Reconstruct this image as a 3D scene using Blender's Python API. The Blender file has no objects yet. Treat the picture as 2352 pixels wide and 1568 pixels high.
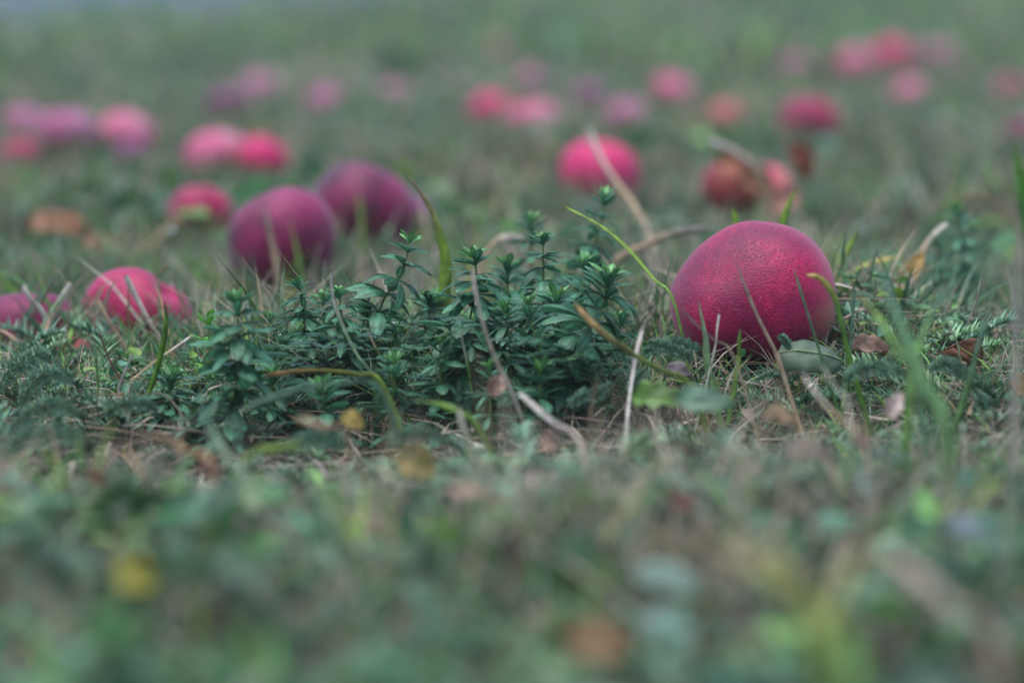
import bpy, math, random
import numpy as np
from mathutils import Vector, Matrix
rng = np.random.default_rng(7)
random.seed(7)
S = bpy.context.scene
R = math.radians

# ------------------------------------------------------------------ camera, sky, sun, exposure
CAM_H, PITCH, FPX = 0.193, math.atan(844 / 6533), 6533.0
cam_data = bpy.data.cameras.new('camera')
cam = bpy.data.objects.new('camera', cam_data)
S.collection.objects.link(cam)
S.camera = cam
cam.location = (0, 0, CAM_H)
cam.rotation_euler = (R(90) - PITCH, 0, 0)
cam_data.lens = 100
cam_data.sensor_width = 36
cam_data.clip_start = 0.05
cam_data.clip_end = 2000
cam_data.dof.use_dof = True
cam_data.dof.focus_distance = 1.245
cam_data.dof.aperture_fstop = 4.7
cam_data.dof.aperture_blades = 0

SUN_EL, SUN_AZ = R(76), R(-120)          # azimuth from +Y (away from the camera), negative = to the left
world = bpy.data.worlds.new('World')
S.world = world
world.use_nodes = True
wn = world.node_tree.nodes
bg = wn['Background']
sky = wn.new('ShaderNodeTexSky')
sky.sky_type = 'NISHITA'
sky.sun_disc = False
sky.sun_elevation = SUN_EL
sky.sun_rotation = SUN_AZ
sky.air_density = 1.3
sky.dust_density = 2.5
sky.ozone_density = 1.5
world.node_tree.links.new(sky.outputs[0], bg.inputs[0])
bg.inputs[1].default_value = 0.08
sun_data = bpy.data.lights.new('sun', 'SUN')
sun_data.energy = 1.5
sun_data.angle = R(75)
sun_data.color = (0.94, 0.97, 1.0)
sun = bpy.data.objects.new('sun', sun_data)
S.collection.objects.link(sun)
sd = Vector((math.sin(SUN_AZ) * math.cos(SUN_EL), math.cos(SUN_AZ) * math.cos(SUN_EL), math.sin(SUN_EL)))
sun.rotation_euler = sd.to_track_quat('Z', 'Y').to_euler()
S.view_settings.view_transform = 'Standard'
S.view_settings.look = 'None'
S.view_settings.gamma = 1
S.view_settings.use_curve_mapping = False
S.view_settings.exposure = 1.5
S.cycles.use_denoising = True
S.cycles.max_bounces = 6
S.cycles.diffuse_bounces = 3
S.cycles.glossy_bounces = 2
S.cycles.transmission_bounces = 4

# ------------------------------------------------------------------ geometry helpers
CT, ST = math.cos(PITCH), math.sin(PITCH)


def at(px, py, d):
    """A point of the place at depth d metres, seen at (px, py) on a 2352 x 1568 grid."""
    x = (px - 1176) / FPX * d
    v = (784 - py) / FPX * d
    return np.array([x, d * CT + v * ST, CAM_H + v * CT - d * ST])


MAIN = at(1727, 690, 1.285)


def height(x, y):
    """The lie of the land: low bumps, a swelling under the big apple, a dip in front of the shoots."""
    x = np.asarray(x, float)
    y = np.asarray(y, float)
    near = np.exp(-np.maximum(y - 4, 0) / 6)
    h = 0.006 * np.sin(9.1 * x + 1.3) * np.cos(7.3 * y + 0.4) + 0.004 * np.sin(21 * x + 13 * y) + 0.003 * np.cos(31 * x - 24 * y + 2)
    h = h * near + 0.02 * (1 - near) * np.sin(1.1 * x + 0.7 * y)
    h = h + 1.3 * (1 - np.exp(-np.maximum(y - 6, 0) / 42))
    h = h + 0.031 * np.exp(-(((x - 0.13) / 0.12) ** 2 + ((y - 1.33) / 0.12) ** 2))
    h = h + 0.006 * np.exp(-(((x + 0.2) / 0.08) ** 2 + ((y - 1.22) / 0.1) ** 2))
    h = h - 0.012 * np.exp(-(((x + 0.06) / 0.22) ** 2 + ((y - 1.10) / 0.09) ** 2))
    return h


def ground_hit(px, py, lift=0.0):
    d = 1.0
    for _ in range(40):
        p = at(px, py, d)
        g = float(height(p[0], p[1])) + lift
        d *= (CAM_H - g) / max(CAM_H - p[2], 1e-4)
        d = min(max(d, 0.2), 60)
    return at(px, py, d), d


def make_mesh(name, verts, faces, cols=None, smooth=True):
    me = bpy.data.meshes.new(name)
    me.from_pydata([tuple(v) for v in verts], [], [tuple(f) for f in faces])
    if cols is not None:
        a = me.color_attributes.new('Col', 'FLOAT_COLOR', 'POINT')
        c = np.ones((len(verts), 4), np.float32)
        c[:, :3] = np.asarray(cols)[:, :3]
        a.data.foreach_set('color', c.ravel())
    me.polygons.foreach_set('use_smooth', [smooth] * len(me.polygons))
    me.update()
    return me


def put(name, me, mat=None, parent=None, loc=None):
    o = bpy.data.objects.new(name, me)
    S.collection.objects.link(o)
    if mat is not None and me is not None and not me.materials:
        me.materials.append(mat)
    if parent is not None:
        o.parent = parent
    if loc is not None:
        o.location = tuple(loc)
    return o


def tag(o, label=None, cat=None, group=None, kind=None):
    for k, v in (('label', label), ('category', cat), ('group', group), ('kind', kind)):
        if v:
            o[k] = v
    return o


def spline(pts, n):
    p = np.asarray(pts, float)
    p = np.vstack([2 * p[0] - p[1], p, 2 * p[-1] - p[-2]])
    out = []
    m = len(p) - 3
    for t in np.linspace(0, m - 1e-6, n):
        i = int(t)
        u = t - i
        a, b, c, d = p[i:i + 4]
        out.append(0.5 * (2 * b + (c - a) * u + (2 * a - 5 * b + 4 * c - d) * u * u + (3 * b - a - 3 * c + d) * u ** 3))
    return np.array(out)


def tube(pts, radii, sides=6):
    pts = np.asarray(pts, float)
    V, F = [], []
    for i, p in enumerate(pts):
        t = pts[min(i + 1, len(pts) - 1)] - pts[max(i - 1, 0)]
        t = t / (np.linalg.norm(t) + 1e-12)
        a = np.cross(t, [0.31, 0.9, 0.17])
        a /= np.linalg.norm(a)
        b = np.cross(t, a)
        for k in range(sides):
            w = 2 * math.pi * k / sides
            V.append(p + radii[i] * (a * math.cos(w) + b * math.sin(w)))
    for i in range(len(pts) - 1):
        for k in range(sides):
            F.append((i * sides + k, i * sides + (k + 1) % sides, (i + 1) * sides + (k + 1) % sides, (i + 1) * sides + k))
    F.append(tuple(range(sides - 1, -1, -1)))
    F.append(tuple(range((len(pts) - 1) * sides, len(pts) * sides)))
    return V, F


def smoothstep(a, b, t):
    u = np.clip((t - a) / (b - a), 0, 1)
    return u * u * (3 - 2 * u)


# ------------------------------------------------------------------ materials
def new_mat(name):
    m = bpy.data.materials.new(name)
    m.use_nodes = True
    nt = m.node_tree
    nt.nodes.clear()
    out = nt.nodes.new('ShaderNodeOutputMaterial')
    return m, nt, out


def N(nt, t, **kw):
    n = nt.nodes.new(t)
    for k, v in kw.items():
        if k in n.bl_rna.properties:
            setattr(n, k, v)
        else:
            n.inputs[k].default_value = v
    return n


def plant_mat(name, rough=0.55, trans=0.3, vary=0.35, scale=220.0, spec=0.4, sheen=0.0, by_object=0.0):
    m, nt, out = new_mat(name)
    L = nt.links.new
    att = N(nt, 'ShaderNodeAttribute', attribute_name='Col')
    geo = N(nt, 'ShaderNodeNewGeometry')
    noi = N(nt, 'ShaderNodeTexNoise', Scale=scale, Detail=3.0)
    L(geo.outputs['Position'], noi.inputs['Vector'])
    mr = N(nt, 'ShaderNodeMapRange')
    mr.inputs['From Min'].default_value = 0.3
    mr.inputs['From Max'].default_value = 0.7
    mr.inputs['To Min'].default_value = 1 - vary
    mr.inputs['To Max'].default_value = 1 + vary
    L(noi.outputs['Fac'], mr.inputs['Value'])
    mul = N(nt, 'ShaderNodeVectorMath', operation='SCALE')
    L(att.outputs['Color'], mul.inputs[0])
    L(mr.outputs[0], mul.inputs['Scale'])
    col = mul.outputs[0]
    if by_object:
        oi = N(nt, 'ShaderNodeObjectInfo')
        hs = N(nt, 'ShaderNodeHueSaturation')
        a = N(nt, 'ShaderNodeMapRange')
        a.inputs['To Min'].default_value = 1 - by_object
        a.inputs['To Max'].default_value = 1 + by_object
        L(oi.outputs['Random'], a.inputs['Value'])
        L(a.outputs[0], hs.inputs['Value'])
        L(col, hs.inputs['Color'])
        col = hs.outputs[0]
    p = N(nt, 'ShaderNodeBsdfPrincipled', Roughness=rough)
    p.inputs['Specular IOR Level'].default_value = spec
    if sheen:
        p.inputs['Sheen Weight'].default_value = sheen
        p.inputs['Sheen Roughness'].default_value = 0.4
        p.inputs['Sheen Tint'].default_value = (0.85, 0.95, 1, 1)
    L(col, p.inputs['Base Color'])
    bn = N(nt, 'ShaderNodeTexNoise', Scale=scale * 6, Detail=2.0)
    L(geo.outputs['Position'], bn.inputs['Vector'])
    bu = N(nt, 'ShaderNodeBump', Strength=0.35, Distance=0.0004)
    L(bn.outputs['Fac'], bu.inputs['Height'])
    L(bu.outputs[0], p.inputs['Normal'])
    if trans > 0:
        tr = N(nt, 'ShaderNodeBsdfTranslucent')
        L(col, tr.inputs['Color'])
        mx = N(nt, 'ShaderNodeMixShader', Fac=trans)
        L(p.outputs[0], mx.inputs[1])
        L(tr.outputs[0], mx.inputs[2])
        L(mx.outputs[0], out.inputs['Surface'])
    else:
        L(p.outputs[0], out.inputs['Surface'])
    return m


M_GRASS = plant_mat('grass_blades', 0.5, 0.3, 0.4, spec=0.3)
M_DRY = plant_mat('dry_straw', 0.7, 0.2, 0.35, spec=0.25)
M_WEED = plant_mat('weed_leaves', 0.38, 0.25, 0.4, spec=0.5)
M_SHOOT = plant_mat('shoot_leaves', 0.45, 0.3, 0.4, 300, 0.5, sheen=0.04, by_object=0.35)
M_STEM = plant_mat('shoot_stems', 0.5, 0.1, 0.2, 300)
M_DEAD = plant_mat('dead_leaves', 0.6, 0.15, 0.5, 160)
M_FRESH = plant_mat('fresh_leaves', 0.45, 0.25, 0.25, 160)


def ground_mat():
    m, nt, out = new_mat('soil_and_moss')
    L = nt.links.new
    geo = N(nt, 'ShaderNodeNewGeometry')
    n1 = N(nt, 'ShaderNodeTexNoise', Scale=14.0, Detail=6.0)
    n2 = N(nt, 'ShaderNodeTexNoise', Scale=160.0, Detail=4.0)
    L(geo.outputs['Position'], n1.inputs['Vector'])
    L(geo.outputs['Position'], n2.inputs['Vector'])
    r1 = N(nt, 'ShaderNodeValToRGB')
    r1.color_ramp.elements[0].position = 0.35
    r1.color_ramp.elements[0].color = (0.030, 0.022, 0.016, 1)
    r1.color_ramp.elements[1].position = 0.62
    r1.color_ramp.elements[1].color = (0.040, 0.060, 0.030, 1)
    L(n1.outputs['Fac'], r1.inputs[0])
    r2 = N(nt, 'ShaderNodeValToRGB')
    r2.color_ramp.elements[0].position = 0.3
    r2.color_ramp.elements[0].color = (0.5, 0.5, 0.5, 1)
    r2.color_ramp.elements[1].position = 0.7
    r2.color_ramp.elements[1].color = (1.5, 1.45, 1.3, 1)
    L(n2.outputs['Fac'], r2.inputs[0])
    mul = N(nt, 'ShaderNodeVectorMath', operation='MULTIPLY')
    L(r1.outputs[0], mul.inputs[0])
    L(r2.outputs[0], mul.inputs[1])
    p = N(nt, 'ShaderNodeBsdfPrincipled', Roughness=0.9)
    L(mul.outputs[0], p.inputs['Base Color'])
    bu = N(nt, 'ShaderNodeBump', Strength=0.8, Distance=0.004)
    L(n2.outputs['Fac'], bu.inputs['Height'])
    L(bu.outputs[0], p.inputs['Normal'])
    L(p.outputs[0], out.inputs['Surface'])
    return m


def apple_mat(name, a, b, c, sky_sheen=0.35, rough=0.42, dew=1.0, unripe=None):
    """Skin blotched between three colours, with a violet-tinted sheen standing in for reflected sky and fine dew beads."""
    m, nt, out = new_mat(name)
    L = nt.links.new
    tc = N(nt, 'ShaderNodeTexCoord')
    n1 = N(nt, 'ShaderNodeTexNoise', Scale=26.0, Detail=3.0, Roughness=0.5)
    n2 = N(nt, 'ShaderNodeTexNoise', Scale=380.0, Detail=3.0)
    L(tc.outputs['Object'], n1.inputs['Vector'])
    L(tc.outputs['Object'], n2.inputs['Vector'])
    r = N(nt, 'ShaderNodeValToRGB')
    e = r.color_ramp.elements
    e[0].position, e[0].color = 0.34, (*b, 1)
    e[1].position, e[1].color = 0.52, (*a, 1)
    e2 = e.new(0.70)
    e2.color = (*c, 1)
    L(n1.outputs['Fac'], r.inputs[0])
    r2 = N(nt, 'ShaderNodeMapRange')
    r2.inputs['From Min'].default_value = 0.3
    r2.inputs['From Max'].default_value = 0.7
    r2.inputs['To Min'].default_value = 0.75
    r2.inputs['To Max'].default_value = 1.25
    L(n2.outputs['Fac'], r2.inputs['Value'])
    mul = N(nt, 'ShaderNodeVectorMath', operation='SCALE')
    L(r.outputs[0], mul.inputs[0])
    L(r2.outputs[0], mul.inputs['Scale'])
    skin = mul.outputs[0]
    sp = N(nt, 'ShaderNodeTexVoronoi', Scale=300.0, Randomness=1.0)
    L(tc.outputs['Object'], sp.inputs['Vector'])
    sr = N(nt, 'ShaderNodeMapRange')
    sr.inputs['From Min'].default_value = 0.16
    sr.inputs['From Max'].default_value = 0.06
    sr.inputs['To Max'].default_value = 0.45
    L(sp.outputs['Distance'], sr.inputs['Value'])
    sm = N(nt, 'ShaderNodeMix', data_type='RGBA')
    sm.inputs[7].default_value = (0.45, 0.16, 0.20, 1)
    L(sr.outputs[0], sm.inputs[0])
    L(skin, sm.inputs[6])
    skin = sm.outputs[2]
    if unripe:
        ds = N(nt, 'ShaderNodeVectorMath', operation='DISTANCE')
        ds.inputs[1].default_value = unripe
        L(tc.outputs['Object'], ds.inputs[0])
        wob = N(nt, 'ShaderNodeMath', operation='MULTIPLY_ADD')
        wob.inputs[1].default_value = 0.012
        L(n1.outputs['Fac'], wob.inputs[0])
        L(ds.outputs['Value'], wob.inputs[2])
        ur = N(nt, 'ShaderNodeMapRange', interpolation_type='SMOOTHSTEP')
        ur.inputs['From Min'].default_value = 0.021
        ur.inputs['From Max'].default_value = 0.010
        ur.inputs['To Max'].default_value = 0.38
        L(wob.outputs[0], ur.inputs['Value'])
        um = N(nt, 'ShaderNodeMix', data_type='RGBA')
        um.inputs[7].default_value = (0.26, 0.13, 0.03, 1)
        L(ur.outputs[0], um.inputs[0])
        L(skin, um.inputs[6])
        skin = um.outputs[2]
    p = N(nt, 'ShaderNodeBsdfPrincipled', Roughness=rough)
    p.inputs['Specular IOR Level'].default_value = 0.27
    p.inputs['Sheen Weight'].default_value = sky_sheen * 0.6
    p.inputs['Sheen Roughness'].default_value = 0.45
    p.inputs['Sheen Tint'].default_value = (0.9, 0.75, 1.0, 1)  # violet tint imitates the sky reflected along the rim
    p.inputs['Subsurface Weight'].default_value = 0.0
    L(skin, p.inputs['Base Color'])
    v = N(nt, 'ShaderNodeTexVoronoi', Scale=1250.0, Randomness=1.0)
    L(tc.outputs['Object'], v.inputs['Vector'])
    rr = N(nt, 'ShaderNodeMapRange', interpolation_type='SMOOTHSTEP')
    rr.inputs['From Min'].default_value = 0.62
    rr.inputs['From Max'].default_value = 0.12
    L(v.outputs['Distance'], rr.inputs['Value'])
    v2 = N(nt, 'ShaderNodeTexNoise', Scale=760.0, Detail=2.0)
    L(tc.outputs['Object'], v2.inputs['Vector'])
    big = N(nt, 'ShaderNodeMath', operation='MULTIPLY')
    L(v2.outputs['Fac'], big.inputs[0])
    L(rr.outputs[0], big.inputs[1])
    ad = N(nt, 'ShaderNodeMath', operation='MULTIPLY_ADD')
    ad.inputs[1].default_value = 0.35
    L(v2.outputs['Fac'], ad.inputs[0])
    L(big.outputs[0], ad.inputs[2])
    bu = N(nt, 'ShaderNodeBump', Strength=0.55 * dew, Distance=0.0006)
    L(ad.outputs[0], bu.inputs['Height'])
    L(bu.outputs[0], p.inputs['Normal'])
    L(p.outputs[0], out.inputs['Surface'])
    return m


def road_mat():
    m, nt, out = new_mat('mist_blue_tarmac')
    L = nt.links.new
    geo = N(nt, 'ShaderNodeNewGeometry')
    n1 = N(nt, 'ShaderNodeTexNoise', Scale=1.2, Detail=5.0)
    L(geo.outputs['Position'], n1.inputs['Vector'])
    r1 = N(nt, 'ShaderNodeValToRGB')
    r1.color_ramp.elements[0].color = (0.055, 0.08, 0.115, 1)  # bluish mist and sky sheen are put into the tarmac colour
    r1.color_ramp.elements[1].color = (0.085, 0.115, 0.155, 1)
    L(n1.outputs['Fac'], r1.inputs[0])
    p = N(nt, 'ShaderNodeBsdfPrincipled', Roughness=0.85)
    p.inputs['Specular IOR Level'].default_value = 0.15
    L(r1.outputs[0], p.inputs['Base Color'])
    L(p.outputs[0], out.inputs['Surface'])
    return m


# ------------------------------------------------------------------ ground and road
xs = np.concatenate([-np.geomspace(400, 0.72, 34), np.arange(-0.7, 0.701, 0.02), np.geomspace(0.72, 400, 34)])
ys = np.concatenate([-np.geomspace(40, 0.3, 14), np.arange(-0.2, 3.001, 0.025), np.geomspace(3.1, 900, 60)])
gx, gy = np.meshgrid(xs, ys)
gz = height(gx, gy)
gv = np.stack([gx, gy, gz], -1).reshape(-1, 3)
nx = len(xs)
gf = [(j * nx + i, j * nx + i + 1, (j + 1) * nx + i + 1, (j + 1) * nx + i) for j in range(len(ys) - 1) for i in range(nx - 1)]
tag(put('ground', make_mesh('ground', gv, gf), ground_mat()), kind='structure')


def road_edge(y):
    return -1.26 + 0.385 * (y - 7) + 0.05 * np.sin(1.7 * y)


def on_road(x, y):
    q = (road_edge(y) - x) / 1.6                  # grass thins out over the verge
    return (q > rng.uniform(0, 1, len(x)) ** 1.5) & (x > road_edge(y) - 14) & (y > 4.5)


rv, rf = [], []
ry = np.concatenate([np.linspace(-25, 4, 8), np.arange(5, 24, 0.5), np.geomspace(24, 120, 24)])
rw = (0, -0.5, -1.5, -3, -5, -8, -11, -14)
for y in ry:
    e = float(road_edge(y))
    for dx in rw:
        rv.append((e + dx, y, 0.03 + float(height(e + dx, y))))
nw = len(rw)
for j in range(len(ry) - 1):
    for i in range(nw - 1):
        rf.append((j * nw + i + 1, j * nw + i, (j + 1) * nw + i, (j + 1) * nw + i + 1))
tag(put('road', make_mesh('road', rv, rf), road_mat()), kind='structure')


# thin ground mist
hv = [(x, y, z) for z in (-1.2, 2.2) for x, y in ((-410, -45), (410, -45), (410, 910), (-410, 910))]
hf = [(3, 2, 1, 0), (4, 5, 6, 7), (0, 1, 5, 4), (1, 2, 6, 5), (2, 3, 7, 6), (3, 0, 4, 7)]
hm, hnt, hout = new_mat('mist')
hp = N(hnt, 'ShaderNodeVolumePrincipled', Density=0.008)
hp.inputs['Color'].default_value = (0.80, 0.90, 1.0, 1)
hnt.links.new(hp.outputs[0], hout.inputs['Volume'])
tag(put('haze', make_mesh('haze', hv, hf, smooth=False), hm), 'thin bluish mist lying over the orchard grass', kind='stuff')

# ------------------------------------------------------------------ the grass and weeds nobody could count
def ribbons(name, mat, base, hgt, lean, az, width, col0, col1, segs=3, droop=0.25):
    """Many tapering blades in one mesh: base (n,3), a height, a lean (horizontal reach), its azimuth, a width, a root and a tip colour."""
    n = len(base)
    d = np.stack([np.cos(az), np.sin(az), np.zeros(n)], -1)
    wa = az + math.pi / 2 + rng.normal(0, 0.7, n)
    wv = np.stack([np.cos(wa), np.sin(wa), rng.normal(0, 0.15, n)], -1)
    rows, cols = [], []
    for k in range(segs + 1):
        t = k / segs
        p = base + d * (lean * (0.35 * t + 0.65 * t * t))[:, None]
        p = p.copy()
        p[:, 2] += hgt * (t - droop * t * t * np.clip(lean / (hgt + 1e-6), 0, 1.5))
        w = width * ((1 - 0.55 * t) if segs < 4 else (0.35 + 1.3 * t * (1.15 - t) * 1.6)) * 0.5
        c = col0 + (col1 - col0) * t
        if k < segs:
            rows += [p - wv * w[:, None], p + wv * w[:, None]]
            cols += [c, c]
        else:
            rows.append(p)
            cols.append(c)
    per = 2 * segs + 1
    V = np.stack(rows, 1).reshape(-1, 3)
    C = np.stack(cols, 1).reshape(-1, 3)
    tri = []
    for k in range(segs - 1):
        a = 2 * k
        tri += [(a, a + 1, a + 3), (a, a + 3, a + 2)]
    a = 2 * (segs - 1)
    tri.append((a, a + 1, a + 2))
    tri = np.array(tri)
    F = (tri[None] + (np.arange(n) * per)[:, None, None]).reshape(-1, 3)
    return soup(name, mat, V, F, C)


def soup(name, mat, V, F, C):
    me = bpy.data.meshes.new(name)
    me.vertices.add(len(V))
    me.vertices.foreach_set('co', V.astype(np.float32).ravel())
    me.loops.add(F.size)
    me.loops.foreach_set('vertex_index', F.astype(np.int32).ravel())
    me.polygons.add(len(F))
    me.polygons.foreach_set('loop_start', np.arange(0, F.size, 3, dtype=np.int32))
    me.polygons.foreach_set('use_smooth', np.ones(len(F), bool))
    me.update(calc_edges=True)
    a = me.color_attributes.new('Col', 'FLOAT_COLOR', 'POINT')
    c = np.ones((len(V), 4), np.float32)
    c[:, :3] = C
    a.data.foreach_set('color', c.ravel())
    return put(name, me, mat)


def leaflets(name, mat, pos, nrm_tilt, size, aspect, col, cup=0.25):
    """Many small oval leaves in one mesh: seven vertices and six faces each."""
    n = len(pos)
    az = rng.uniform(0, 2 * math.pi, n)
    nz = np.stack([np.cos(az) * np.sin(nrm_tilt), np.sin(az) * np.sin(nrm_tilt), np.cos(nrm_tilt)], -1)
    u = np.stack([-np.sin(az), np.cos(az), np.zeros(n)], -1)
    a2 = rng.uniform(0, 2 * math.pi, n)
    v = np.cross(nz, u)
    uu = u * np.cos(a2)[:, None] + v * np.sin(a2)[:, None]
    vv = np.cross(nz, uu)
    ring = [(-1, 0, 0), (-0.35, 0.85, 1), (0.45, 0.8, 1), (1, 0, 0.4), (0.45, -0.8, 1), (-0.35, -0.85, 1)]
    rows = [pos.copy()]
    cols = [col * 1.15]
    for (a, b, c) in ring:
        rows.append(pos + uu * (a * size)[:, None] + vv * (b * size * aspect)[:, None] + nz * (c * cup * size)[:, None])
        cols.append(col)
    V = np.stack(rows, 1).reshape(-1, 3)
    C = np.stack(cols, 1).reshape(-1, 3)
    tri = np.array([(0, i, i % 6 + 1) for i in range(1, 7)])
    F = (tri[None] + (np.arange(n) * 7)[:, None, None]).reshape(-1, 3)
    return soup(name, mat, V, F, C)


def scatter(n, y0, y1, power=1.0, margin=0.10, spread=0.215):
    """Points on the land between two distances, denser near by."""
    u = rng.uniform(0, 1, n)
    if power == 0:
        y = y0 * (y1 / y0) ** u
    else:
        y = (y0 ** -power + u * (y1 ** -power - y0 ** -power)) ** (-1 / power)
    half = spread * y + margin
    x = rng.uniform(-1, 1, n) * half
    return x, y


def patch(x, y, s, ph=0.0):
    """A cheap value between 0 and 1 that drifts over the land."""
    q = np.sin(s * x + 1.7 * np.sin(0.6 * s * y + ph) + ph) + np.sin(0.9 * s * y + 1.3 * np.sin(0.7 * s * x - ph) + 2.1 * ph) + 0.6 * np.sin(1.9 * s * (x + y) + ph)
    return np.clip(q / 4.4 + 0.5, 0, 1)


GREENS = np.array([(0.048, 0.145, 0.046), (0.032, 0.115, 0.058), (0.078, 0.178, 0.044), (0.120, 0.210, 0.028), (0.070, 0.150, 0.090), (0.014, 0.055, 0.024)])  # spread from very dark to bright so the colours carry light-and-dark contrast


def clump_contrast(x, y):
    """Clump tones a few centimetres across; light-and-dark contrast is put into the plant colour."""
    return (0.45 + 1.05 * patch(x, y, 37, 1.9) * (0.6 + 0.8 * patch(x, y, 83, 0.2)))[:, None]


TANS = np.array([(0.30, 0.25, 0.185), (0.23, 0.195, 0.15), (0.19, 0.165, 0.14), (0.40, 0.355, 0.285), (0.27, 0.185, 0.12), (0.13, 0.10, 0.08)])
LITTER = np.array([(0.12, 0.08, 0.055), (0.20, 0.14, 0.095), (0.16, 0.13, 0.11), (0.10, 0.045, 0.03), (0.26, 0.21, 0.16), (0.06, 0.04, 0.03)])


def pick(pal, n, p=None, jit=0.18):
    c = pal[rng.choice(len(pal), n, p=p)]
    return c * rng.uniform(1 - jit, 1 + jit, (n, 1)) * rng.uniform(1 - 0.08, 1 + 0.08, (n, 3))


def clear_of_apple(x, y):
    """True away from the middle of the big apple and of the patch in front of it where the ground lies bare."""
    r = ((x - MAIN[0]) / 0.036) ** 2 + ((y - MAIN[1]) / 0.036) ** 2
    return r > 1


def on_land(x, y, lift=0.0):
    return np.stack([x, y, height(x, y) + lift], -1)


def tuft_field(name, label, mat, n, y0, y1, power, hmin, hmax, wmin, wmax, dry, leanf=(0.3, 1.1), margin=0.1):
    x, y = scatter(n, y0, y1, power, margin)
    k = clear_of_apple(x, y) & ~on_road(x, y)
    k &= rng.uniform(0, 1, len(x)) < (1.5 * patch(x, y, 29, 3.3) - 0.1 if y1 < 1.1 else 2)
    x, y = x[k], y[k]
    n = len(x)
    pt = patch(x, y, 17, 0.7)
    h = rng.uniform(hmin, hmax, n) * (0.4 + 1.15 * pt ** 1.5)
    # low growth right in front of the big apple and of the shoots, so that they stand clear
    low = np.exp(-(((x + 0.03) / 0.30) ** 4)) * np.exp(-(((y - 1.12) / 0.12) ** 2))
    h = h * (1 - 0.62 * low)
    c = pick(GREENS, n) * (0.72 + 0.56 * patch(x, y, 2.3, 0.4))[:, None] * (clump_contrast(x, y) if y1 < 6 else 1.35)
    d = rng.uniform(0, 1, n) < dry * (0.4 + 1.2 * patch(x, y, 11, 2.2))
    c[d] = pick(TANS, int(d.sum()))
    tip = c * rng.uniform(0.9, 1.35, (n, 1))
    t2 = rng.uniform(0, 1, n) < 0.15
    tip[t2] = pick(TANS, int(t2.sum()))
    lean = h * rng.uniform(leanf[0], leanf[1], n)
    w = rng.uniform(wmin, wmax, n)
    o = ribbons(name, mat, on_land(x, y, -0.001), h, lean, rng.uniform(0, 2 * math.pi, n), w, c, tip)
    return tag(o, label, kind='stuff')


tuft_field('grass', 'soft near grass and broad sprouts in front of the goosegrass', M_GRASS, 9500, 0.48, 1.04, 0.4, 0.010, 0.044, 0.0014, 0.0046, 0.12, (0.3, 1.3))
tuft_field('grass', 'short damp green grass growing across the orchard floor', M_GRASS, 46000, 1.0, 1.9, 0.6, 0.008, 0.052, 0.0006, 0.0018, 0.22)
tuft_field('grass', 'longer blurred grass growing among the more distant fallen apples', M_GRASS, 52000, 1.8, 5.5, 0.8, 0.012, 0.050, 0.0016, 0.0050, 0.36, (0.2, 0.9))
tuft_field('grass', 'pale green grass of the far meadow melting into blur', M_GRASS, 50000, 5.3, 40, 0.6, 0.03, 0.085, 0.006, 0.022, 0.22, (0.2, 0.8))
o = tuft_field('dry_grass', 'thin dry stalks standing and arching through the grass', M_DRY, 9000, 0.7, 3.4, 0.6, 0.020, 0.065, 0.0005, 0.0012, 2.0, (0.3, 1.5))

# loose tufts, some green and some withered, that break the evenness of the turf
n = 3000
x, y = scatter(n, 1.34, 9.5, 0.5, 0.1)
k = ~on_road(x, y) & (((x - MAIN[0]) / 0.06) ** 2 + ((y - MAIN[1]) / 0.06) ** 2 > 1) & ((y > 1.5) | (x > 0.06))
x, y = x[k], y[k]
n = len(x)
m = 16
tx_, ty_ = np.repeat(x, m), np.repeat(y, m)
rr = np.abs(rng.normal(0, 0.010, n * m)) * (0.6 + 0.35 * ty_)
az = rng.uniform(0, 6.28, n * m)
bx_, by_ = tx_ + rr * np.cos(az), ty_ + rr * np.sin(az)
th = np.repeat(rng.uniform(0.018, 0.050, n) * (0.8 + 0.1 * y), m) * rng.uniform(0.5, 1.2, n * m)
c = pick(GREENS, n) * 1.15
d = rng.uniform(0, 1, n) < 0.5
c[d] = pick(TANS, int(d.sum())) * 1.1
c = np.repeat(c, m, 0) * rng.uniform(0.75, 1.25, (n * m, 1))
o = ribbons('grass', M_GRASS, on_land(bx_, by_, -0.001), th, th * rng.uniform(0.2, 1.1, n * m), az + rng.normal(0, 0.5, n * m), rng.uniform(0.0008, 0.0020, n * m) * (0.6 + 0.5 * ty_), c, c * 1.25)
tag(o, 'loose green and withered tufts standing between the fallen apples', kind='stuff')

# thatch: dead stalks lying about
n = 30000
x, y = scatter(n, 0.5, 4.5, 1.3)
k = clear_of_apple(x, y) & (rng.uniform(0, 1, n) < 0.14 + 0.86 * smoothstep(0.93, 1.06, y) + np.exp(-((x - 0.14) / 0.07) ** 2 - ((y - 0.93) / 0.09) ** 2) + 0.6 * np.exp(-((x - 0.16) / 0.09) ** 2 - ((y - 0.76) / 0.12) ** 2))
x, y = x[k], y[k]
n = len(x)
L_ = rng.uniform(0.015, 0.065, n)
cT = pick(TANS, n)
o = ribbons('dry_grass', M_DRY, on_land(x, y, 0.001) + np.stack([np.zeros(n), np.zeros(n), rng.uniform(0, 0.012, n)], -1), rng.uniform(0.0, 0.014, n), L_, rng.uniform(0, 2 * math.pi, n), rng.uniform(0.0007, 0.0026, n), cT, cT * rng.uniform(0.8, 1.2, (n, 1)), 3, 0.6)
tag(o, 'dead straw and grass stalks lying matted between the green plants', kind='stuff')


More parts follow.
